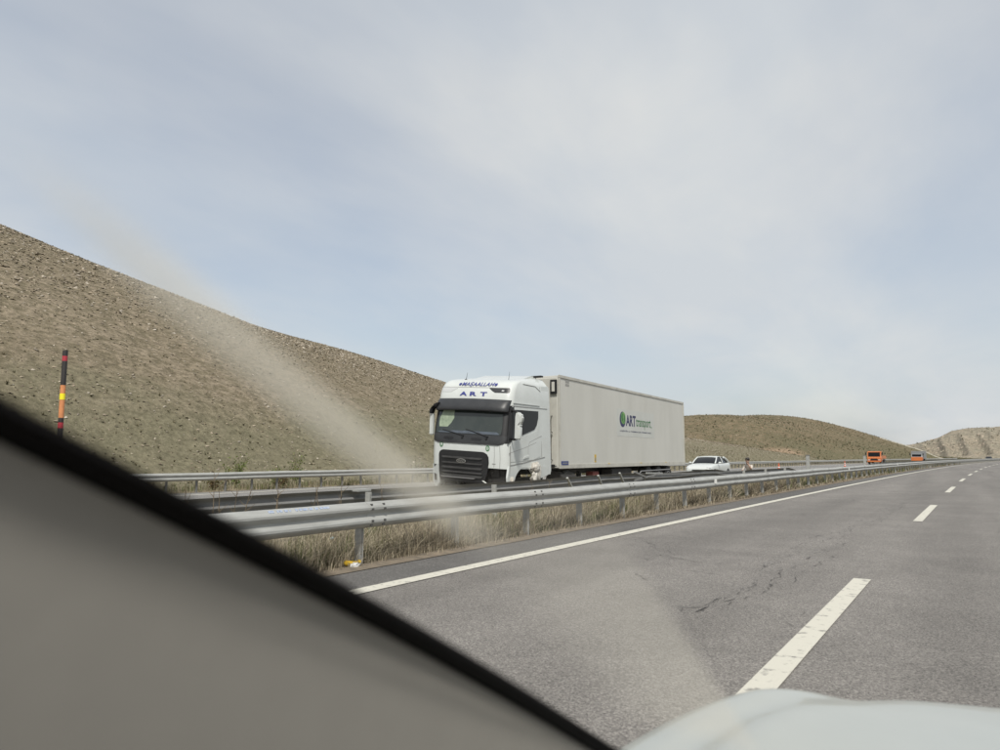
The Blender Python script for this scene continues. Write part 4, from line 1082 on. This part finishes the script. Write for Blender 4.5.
bme = body_from_skeleton([J[n] for n in names], [(ix[a], ix[b]) for a, b in ED], [RAD[n] for n in names], 0)
bm = bmesh.new(); bm.from_mesh(bme)
def limb(bm, pts, r):
    mb = MB().tube(pts, r, 6); vs = [bm.verts.new(p) for p in mb.v]
    for f in mb.f: bm.faces.new([vs[i] for i in f])
for hn, dirn, sgn in (('hl', Vector((-.02, .05, .10)), 1), ('hr', Vector((.03, -.09, -.04)), -1)):
    h0 = Vector(J[hn]); d = dirn.normalized(); a = d.cross(Vector((0, 1, .3))).normalized(); b = d.cross(a)
    for k, L in enumerate((.062, .072, .068, .052)):
        o_ = h0 + a * (.024 - .016 * k) + d * .015
        limb(bm, [o_, o_ + d * L * .55, o_ + d * L * .95 + b * .018 * sgn], [.010, .009, .007])
    limb(bm, [h0 + a * .022, h0 + a * .045 + d * .028, h0 + a * .05 + d * .058], [.011, .010, .008])
# nose, ears
H0 = Vector(J['head'])
limb(bm, [H0 + Vector((0, -.085, .015)), H0 + Vector((0, -.118, -.03)), H0 + Vector((0, -.085, -.04))], [.010, .016, .012])
for s_ in (-1, 1): limb(bm, [H0 + Vector((s_ * .090, .0, .02)), H0 + Vector((s_ * .102, .012, -.01)), H0 + Vector((s_ * .088, .0, -.04))], [.012, .018, .010])
bm.to_mesh(bme); bm.free()
for k in ('skin', 'shirt', 'trousers', 'rubber'): bme.materials.append(M[k])
def seg_d(p, a, b):
    a, b = Vector(a), Vector(b); t_ = max(0, min(1, (p - a).dot(b - a) / (b - a).length_squared)); return (p - a - (b - a) * t_).length
for p in bme.polygons:
    c_ = p.center
    best = min(ED, key=lambda e: seg_d(c_, J[e[0]], J[e[1]]))
    s_ = set(best); i = 0
    if s_ & {'bel'} or best == ('che', 'sl') or best == ('che', 'sr') or best in (('sl', 'el'), ('sr', 'er')): i = 1
    if best == ('che', 'neck'): i = 1 if c_.z < 1.02 else 0
    if s_ & {'pel'}: i = 1 if c_.z > .5 else 2
    if s_ & {'hipl', 'hipr', 'kl', 'kr'}: i = 2
    if best in (('al', 'fl'), ('ar', 'fr')): i = 3
    p.material_index = i; p.use_smooth = True
bo = bpy.data.objects.new('body', bme); COL.objects.link(bo); bo.parent = pt
hr = lump('hair', (H0.x, H0.y + .022, H0.z + .035), (.104, .108, .088), M['hair'], 6, pt, 3, .06)
for s_ in (-1, 1):
    lump('eye', (H0.x + s_ * .035, H0.y - .092, H0.z + .005), (.012, .008, .007), M['hair'], 2, pt, 1, 0)
MB().box((H0.x, H0.y - .088, H0.z - .062), (.045, .012, .008)).build('mouth', M['rust'], pt, bevel=.003)
pt.rotation_euler = (0, 0, R(-14))
# ------------------------------------------------------------------ grass and weeds
def blades(name, S, LAT, Z, H, cols, seed, wid=(.0022, .0055), lean=.55, seg=3):
    q = np.random.RandomState(seed); n = len(S)
    base = np.stack([LAT + KAPPA * S * S / 2, S, Z], 1)
    th = q.rand(n) * 6.28; ln = (q.rand(n) ** 1.3) * lean * H
    dirv = np.stack([np.cos(th), np.sin(th), 0 * th], 1); per = np.stack([-np.sin(th + .6), np.cos(th + .6), 0 * th], 1)
    w = wid[0] + (wid[1] - wid[0]) * q.rand(n)
    w = w * np.clip(S / 12, 1, 6)
    rows = []
    for k in range(seg + 1):
        t = k / seg
        c = base + dirv * (ln * t ** 1.8)[:, None] + np.array([0, 0, 1]) * (H * (t - .25 * (ln / np.maximum(H, .01)) * t * t))[:, None]
        if k < seg:
            ww = (w * (1 - .55 * t))[:, None]
            rows += [c - per * ww, c + per * ww]
        else: rows.append(c)
    nv = len(rows)
    V = np.stack(rows, 1).reshape(-1, 3)
    f = []
    for k in range(seg - 1):
        a = 2 * k; f += [(a, a + 1, a + 3), (a, a + 3, a + 2)]
    a = 2 * (seg - 1); f.append((a, a + 1, a + 2))
    F = (np.array(f)[None] + (np.arange(n) * nv)[:, None, None]).reshape(-1, 3)
    C = np.array(cols)[q.randint(0, len(cols), n)] * (.7 + .55 * q.rand(n, 1))
    o = np_mesh(name, V, F, M['grass'], col=np.repeat(C, nv, 0))
    return tag(o, kind='stuff')
STRAW = [(.48, .42, .31), (.44, .38, .27), (.34, .285, .20), (.28, .235, .165), (.42, .36, .265), (.17, .14, .10), (.23, .195, .14), (.14, .115, .085), (.31, .27, .205), (.12, .10, .07)]
GREEN = [(.12, .145, .05), (.16, .175, .07), (.09, .115, .04), (.19, .185, .085)]
def clumpy(n, s0, s1, l0, l1, seed, nclump, spread):
    q = np.random.RandomState(seed)
    cs, cl = s0 + (s1 - s0) * q.rand(nclump) ** 1.5, l0 + (l1 - l0) * q.rand(nclump)
    sz = .5 + .8 * q.rand(nclump)
    i = q.randint(0, nclump, n)
    S = cs[i] + q.randn(n) * spread * sz[i]; L = np.clip(cl[i] + q.randn(n) * spread * .8, l0, l1 + .03)
    return S, L, sz[i], q
S, L, k, q = clumpy(42000, 3.2, 34, -7.9, -6.42, 21, 380, .15)
g = blades('dry_grass', S, L, np.full(len(S), -.04), (.10 + .38 * q.rand(len(S)) ** 1.4) * k * 1.12, STRAW, 22, lean=1.5)
tag(g, 'dry straw grass standing under and behind the near guard rail', 'grass')
S, L, k, q = clumpy(5200, 3.2, 26, -7.3, -6.40, 41, 150, .20)
g = blades('straw_sprays', S, L, np.full(len(S), -.03), (.32 + .34 * q.rand(len(S))) * k, [(.50, .44, .33), (.44, .385, .285), (.38, .33, .24)], 42, wid=(.0016, .0032), lean=2.2, seg=5)
tag(g, 'long pale straws arching over the shorter grass behind the near rail', 'grass')
S, L, k, q = clumpy(26000, 30, 150, -8.6, -6.42, 23, 700, .30)
g = blades('dry_grass', S, L, np.full(len(S), -.04), (.16 + .28 * q.rand(len(S))) * k * .9, STRAW + GREEN + [(.15, .14, .075)] * 4, 24, wid=(.003, .006))
tag(g, 'mixed dry and green grass in the median farther along the near rail', 'grass')
S, L, k, q = clumpy(20000, 3.5, 40, -8.2, -6.5, 25, 120, .20)
g = blades('green_weeds', S, L, np.full(len(S), -.04), (.12 + .22 * q.rand(len(S))) * k, GREEN, 26, wid=(.003, .008))
tag(g, 'patches of low green weeds among the dry median grass', 'weeds')
S, L, k, q = clumpy(16000, 8, 60, -29.5, -26.3, 27, 420, .45)
g = blades('verge_grass', S, L, np.full(len(S), -.14), (.10 + .28 * q.rand(len(S))) * k, STRAW + GREEN * 2, 28, wid=(.003, .006))
tag(g, 'rough grass along the foot of the hillside behind the far rail', 'grass')
q = np.random.RandomState(31); n = 7000
g = blades('verge_stubble', 3 + 60 * q.rand(n) ** 1.4, -6.40 + .22 * q.rand(n) ** 2, np.full(n, .0), .03 + .09 * q.rand(n), STRAW, 32)
tag(g, 'short dry stubble along the asphalt edge under the near rail', 'grass')

# tall thin dead stalks in the median, with side twigs
def stalk(s, la, h, seed):
    q = np.random.RandomState(seed); m = MB()
    b = Vector(W(s, la, -.05)); ln = q.uniform(-.16, .16, 2)
    pts = [Vector((ln[0] * t * t * h, ln[1] * t * t * h + .12 * h * t, h * t)) for t in np.linspace(0, 1, 6)]
    m.tube(pts, [.009, .008, .007, .006, .004, .002], 4)
    for i in range(q.randint(5, 11)):
        t = q.uniform(.3, .97); p = Vector(np.array([np.interp(t, np.linspace(0, 1, 6), [v[k] for v in pts]) for k in range(3)]))
        d = Vector((q.uniform(-1, 1), q.uniform(-1, 1), q.uniform(.5, 1.4))).normalized() * q.uniform(.05, .17)
        m.tube([p, p + d * .6, p + d + Vector((0, 0, .02))], [.0045, .0035, .0015], 3)
    o = m.build('dry_stalk', MAT_ST, None); o.location = b
    return o
MAT_ST = mat('dead_stalk', (.10, .075, .05), .9, c2=(.20, .155, .10), scale=12)
spots = [(5.75, -7.8, 1.22), (6.0, -8.0, 1.02), (5.3, -7.7, 1.05), (6.3, -8.0, .95), (6.9, -8.0, 1.0), (7.1, -8.3, .92), (7.5, -8.0, 1.1), (7.9, -8.2, 1.0), (8.5, -8.4, 1.04), (6.5, -8.4, .9), (9.4, -8.3, .9), (9.0, -7.6, .85), (14.2, -8.2, .84), (15.0, -8.3, .8), (15.6, -8.1, .86)]
lbs = ['tallest dark dead stalk rising above the near rail at its visible left end', 'dead stalk just behind the tallest one near the rail end', 'dead stalk at the edge of the black pillar']
for i, (s, la, h) in enumerate(spots):
    o = stalk(s, la, h, 50 + i)
    tag(o, lbs[i] if i < 3 else ('thin dead weed stalk in the median before the lorry' if i < 12 else 'thin dead weed stalk in front of the broken cab corner'), 'weed stalk', 'dead stalks in the median')

# leafy shrubs behind the far rail
def shrub(loc, w, h, n, cols, label, seed, tw=9, dry=.0):
    q = np.random.RandomState(seed)
    t = thing('shrub', loc, label, 'shrub', group='shrubs behind the far rail')
    m = MB(); tips = []
    for i in range(tw):
        a = q.uniform(0, 6.28); r = q.uniform(.2, 1) * w; hh = h * q.uniform(.55, 1)
        p = [(0, 0, 0), (r * .3 * math.cos(a), r * .3 * math.sin(a), hh * .45), (r * math.cos(a), r * math.sin(a), hh)]
        m.tube(p, [.014, .010, .004], 4); tips.append(np.array(p))
    m.build('stems', MAT_ST, t)
    V, C = [], []
    for i in range(n):
        p = tips[q.randint(len(tips))]; u = q.uniform(.2, 1.0)
        c = (p[0] * (1 - u) ** 2 + 2 * p[1] * u * (1 - u) + p[2] * u * u) + q.randn(3) * np.array([.09, .09, .07]) * w * 1.4
        a = q.randn(3); a /= np.linalg.norm(a); b = np.cross(a, q.randn(3)); b /= np.linalg.norm(b); sz = q.uniform(.025, .065)
        V += [c + a * sz, c + b * sz * .6, c - a * sz, c - b * sz * .6]
        cc = np.array(cols[q.randint(len(cols))]) * q.uniform(.7, 1.3); C += [cc] * 4
    o = np_mesh('foliage', np.array(V), np.arange(len(V)).reshape(-1, 4), M['leaf'], np.array(C), t)
    tag(o, kind='stuff')
    return t
LG = [(.13, .17, .05), (.17, .21, .07), (.10, .13, .04), (.22, .23, .09)]
LB = [(.14, .10, .05), (.18, .13, .07), (.10, .085, .04), (.13, .13, .06)]
shrub(W(22.0, -28.2, -.1), .75, 1.5, 520, LG, 'leafy bright green shrub behind the far rail at its widest clump', 60, 12)
shrub(W(24.0, -27.8, -.1), .6, 1.15, 300, LG, 'smaller green shrub beside the widest green clump', 61, 10)
shrub(W(25.8, -28.6, -.05), .7, 1.55, 320, LG, 'thin upright green shrub right of the widest green clump', 62, 9)
shrub(W(20.2, -27.2, -.1), .8, .75, 420, LB, 'low brown shrub in front of the green shrubs', 63)
shrub(W(23.6, -27.0, -.1), .8, .7, 420, LB, 'low rusty brown shrub under the far rail', 64)
shrub(W(17.2, -27.4, -.1), .8, .8, 420, LB, 'low brown shrub by the dark windscreen pillar', 66)
shrub(W(34.8, -28.2, -.05), .7, 1.2, 480, LB + LG[:1], 'yellow brown shrub close to the lorry cab', 65)

# litter by the near rail
t = thing('litter', (-6.30, 6.62, .01), 'crushed yellow plastic container lying by the near rail post', 'litter', rz=R(65))
MB().box((0, 0, .035), (.17, .07, .055), Matrix.Rotation(R(8), 3, 'Y')).build('crushed_body', M['yellow'], t, bevel=.014)
MB().box((.10, 0, .05), (.04, .04, .035)).build('neck', M['yellow'], t, bevel=.008)
t = lump('litter', (-6.22, 6.60, .03), (.05, .07, .035), M['paper'], 8, None, 3, .5)
tag(t, 'crumpled white paper beside the yellow container', 'litter')
t = lump('litter', (-6.75, 6.75, .30), (.008, .03, .015), mat('pale_blue_bag', (.26, .34, .35), .5, c2=(.34, .41, .41), scale=9), 12, None, 3, .5)
tag(t, 'scrap of pale blue plastic caught in the dry grass', 'litter')

# utility poles on the far crest
for u, v, hgt, lb in ((20.5, 104, 6.2, 'small utility pole on the crest of the far cutting, at its highest bend'), (37.5, 108, 9.5, 'tall utility pole on the right of the far crest'), (50.5, 110, 4.5, 'utility pole at the right edge on the far crest')):
    z = float(h3(np.array(u), np.array(v))) - .3
    t = thing('utility_pole', (u, 470 + v, z), lb, 'utility pole', group='poles on the far crest')
    MB().tube([(0, 0, -1), (0, 0, hgt)], [.40, .30], 8).build('pole', M['wood'], t)
    MB().box((0, 0, hgt - .5), (2.0, .18, .2)).build('crossarm', M['wood'], t)
    for x in (-.85, 0, .85): MB().lathe([(.09, 0), (.12, .15), (.05, .32)], 8, 'z', (x, 0, hgt - .4)).build('insulator', M['grey_pl'], t)

# ------------------------------------------------------------------ the car we sit in
own = thing('car', (.30, .45, 0), 'white car we sit in: hood, windscreen pillar and windscreen', 'car')
T0 = lambda p: Vector(p) - Vector((.30, .45, 0))
half = [(-.60, .2), (-.60, .7), (-.594, 1.0), (-.585, 1.18), (-.576, 1.27), (-.560, 1.38), (-.532, 1.52), (-.478, 1.645), (-.395, 1.745), (-.295, 1.81), (-.20, 1.85), (-.09, 1.885), (.02, 1.915), (.15, 1.94), (.30, 1.95)]
_hx = np.array(half); _tt = np.concatenate([[0], np.cumsum(np.hypot(*np.diff(_hx, axis=0).T))]); _tn = np.linspace(0, _tt[-1], 60)
half = [(float(np.interp(k, _tt, _hx[:, 0])), float(np.interp(k, _tt, _hx[:, 1]))) for k in _tn]
for _ in range(3): half = [half[0]] + [((half[i - 1][0] + 2 * half[i][0] + half[i + 1][0]) / 4, (half[i - 1][1] + 2 * half[i][1] + half[i + 1][1]) / 4) for i in range(1, 59)] + [half[-1]]
out = half + [(.60 - x, y) for x, y in half[-2::-1]]
cx, cy = .30, .75
lev = [(1.012, .30), (1.022, .52), (1.016, .66), (1.004, .735), (.985, .775), (.96, .796), (.93, .806), (.88, .812), (.80, .818), (.68, .826), (.5, .838), (.3, .85), (.1, .858)]
_ls = np.array(lev); _li = np.interp(np.linspace(0, len(lev) - 1, 70), np.arange(len(lev)), np.arange(len(lev)))
lev = [(float(np.interp(k, np.arange(len(_ls)), _ls[:, 0])), float(np.interp(k, np.arange(len(_ls)), _ls[:, 1]))) for k in _li]
VAL = [(-.21, 1.83), (-.27, 1.70), (-.335, 1.58), (-.385, 1.42), (-.41, 1.25), (-.42, .6)]
def vdist(x, y):
    x = .30 - abs(x - .30); best = 9
    for (ax, ay), (bx, by) in zip(VAL[:-1], VAL[1:]):
        vx, vy = bx - ax, by - ay; k = max(0, min(1, ((x - ax) * vx + (y - ay) * vy) / (vx * vx + vy * vy)))
        best = min(best, math.hypot(x - ax - vx * k, y - ay - vy * k))
    return best
rings = []
for sc, z in lev:
    r = []
    for x, y in out:
        px, py = cx + (x - cx) * sc, cy + (y - cy) * sc if y > .75 else y
        zz = z
        if sc < .99:
            e = math.exp(-(((abs(px - .30) - .66) / .11) ** 2)); zz += .008 + .022 * e * min(1, max(0, (1.86 - py) / .25))
            zz += .010 * float(sm(.52, .40, abs(px - .30))) if False else 0
            zz -= .05 * max(0, py - 1.55) ** 1.5 + .012 * math.exp(-(vdist(px, py) / .05) ** 2)
        r.append(Vector((px, py, zz)))
    rings.append(r)
hood = MB(); hood.loft(rings, False, closed=False)
hood.build('hood', M['car_white'], own, smooth=True, T=T0)
# shut line between wing and hood
for s_ in (-1, 1):
    pts = []
    for y in np.linspace(.75, 1.66, 12):
        x = -.36 + .05 * ((y - .75) / .9) ** 2
        pts.append((.30 + s_ * (.30 - x), y, .8335 - .05 * max(0, y - 1.55) ** 1.5))
for s_ in (-1, 1): wheel(own, T0((.30 + s_ * .78, 1.25, .31)), .31, .2, s_).rotation_euler = (0, 0, R(90) * 0)
# windscreen pillar: trim, black ceramic edge
a0 = Vector((-.298, .130, 1.321)); b0 = Vector((-.263, .579, 1.067)); dd = (b0 - a0)
A_, B_ = a0 - dd * .6, b0 + dd * .35
wn_ = dd.cross(Vector((1, 0, 0))).normalized()
if wn_.z < 0: wn_ = -wn_
lat_ = Vector((1, 0, 0))
def sweep(name, prof_, m, ta=-.6, tb=1.35, n=24, smooth=True):
    rings = []
    for i in range(n + 1):
        t = ta + (tb - ta) * i / n
        c = a0 + dd * t + wn_ * (.0055 * (1 - (2 * max(0, min(1, t)) - 1) ** 2))
        rings.append([c + lat_ * (u * ((1.55 - 1.0 * max(0, min(1, t))) if u > -.05 else 1)) + wn_ * w for u, w in prof_])
    return MB().loft(rings, True).build(name, m, own, smooth=smooth, T=T0)
sweep('windscreen_frit', [(-.004, .004), (-.020, .004), (-.024, -.001), (-.024, -.006), (-.006, -.004), (-.002, 0)], M['frit'])
sweep('pillar_trim', [(-.016, -.007), (-.023, -.004), (-.24, .02), (-.30, -.05), (-.28, -.25), (-.17, -.32), (-.06, -.22), (-.022, -.06)], M['pillar'])
# dotted edge of the ceramic band
m = MB()
for i in range(170):
    t = -.35 + 1.6 * i / 170
    for k, r_ in ((0, .0022), (1, .0015)):
        c = a0 + dd * (t + (.5 * 1.6 / 170 if k else 0)) + lat_ * (.001 + .0045 * k) + wn_ * .003
        m.add([c + dd.normalized() * (r_ * math.cos(q_)) + lat_ * (r_ * math.sin(q_)) for q_ in np.linspace(0, 2 * math.pi, 7)[:-1]], [tuple(range(6))])
q = m.build('frit_dots', M['frit'], own, T=T0); tag(q, kind='stuff')
# windscreen pane; smear and reflection on it are shaped as thin pale films
gm = bpy.data.materials.new('clear_pane'); gm.use_nodes = True
gn, gl_ = gm.node_tree.nodes, gm.node_tree.links
gn.remove(gn['Principled BSDF']); tb_ = gn.new('ShaderNodeBsdfTransparent'); tb_.inputs[0].default_value = (.97, .975, .965, 1)
gl_.new(tb_.outputs[0], gn['Material Output'].inputs[0])
V, F = [], []
nu = 12
for t in (-.6, 1.35):
    for k in range(nu + 1):
        u = -.01 + 1.25 * k / nu; bow = .05 * (1 - ((k / nu) * 2 - 1) ** 2)
        V.append(T0(a0 + dd * t + lat_ * u + wn_ * bow * .0))
for k in range(nu): F.append((k, k + 1, nu + 2 + k, nu + 1 + k))
pane = pyd('windscreen', V, F, gm, own)
vm_ = bpy.data.materials.new('reflection_film'); vm_.use_nodes = True
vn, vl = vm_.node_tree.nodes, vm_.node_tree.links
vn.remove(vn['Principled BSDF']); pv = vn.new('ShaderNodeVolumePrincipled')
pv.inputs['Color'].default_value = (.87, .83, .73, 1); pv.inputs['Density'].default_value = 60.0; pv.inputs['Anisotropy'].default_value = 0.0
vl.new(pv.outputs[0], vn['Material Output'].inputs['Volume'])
def film(name, t0, t1, prof_fn, nt=40, nu_=24):
    """closed lens of pale scattering volume: prof_fn(t01) -> (u centre, left half width, right half width, thickness)"""
    rings = []
    for i in range(nt + 1):
        k = i / nt; c0, wl_, wr_, th = prof_fn(k)
        c = a0 + dd * (t0 + (t1 - t0) * k)
        up, dn = [], []
        for j in range(nu_ + 1):
            e = -1 + 2 * j / nu_; w_ = wl_ if e < 0 else wr_
            hgt = max(0, th * (math.cos(e * math.pi / 2) ** 2)) / 2 + 2e-6
            u = c0 + e * w_
            up.append(c + lat_ * (u - c.x + 0) + wn_ * (hgt - .004)); dn.append(c + lat_ * (u - c.x) + wn_ * (-hgt - .004))
        rings.append(up + dn[::-1])
    return MB().loft(rings, True).build(name, vm_, pane, smooth=True, T=T0)
def pf(k):
    env = float(sm(0, .22, np.array(k)) * (1 - sm(.62, .92, np.array(k))))
    return (-.140 - .003 * math.sin(k * 5), .006 + .005 * k, .016 + .006 * k, .0085 * env)
film('reflection_smear', -.16, .22, pf)  # streak of smear and reflection, put in as a pale film
film('reflection_smear', .04, .74, lambda k: (-.080 - .034 * k, .075 + .02 * k, .0035, .0013 * float(sm(0, .35, np.array(k)) * (1 - sm(.8, 1, np.array(k))))))  # bright reflection over the road, put in as a sharp-edged pale film
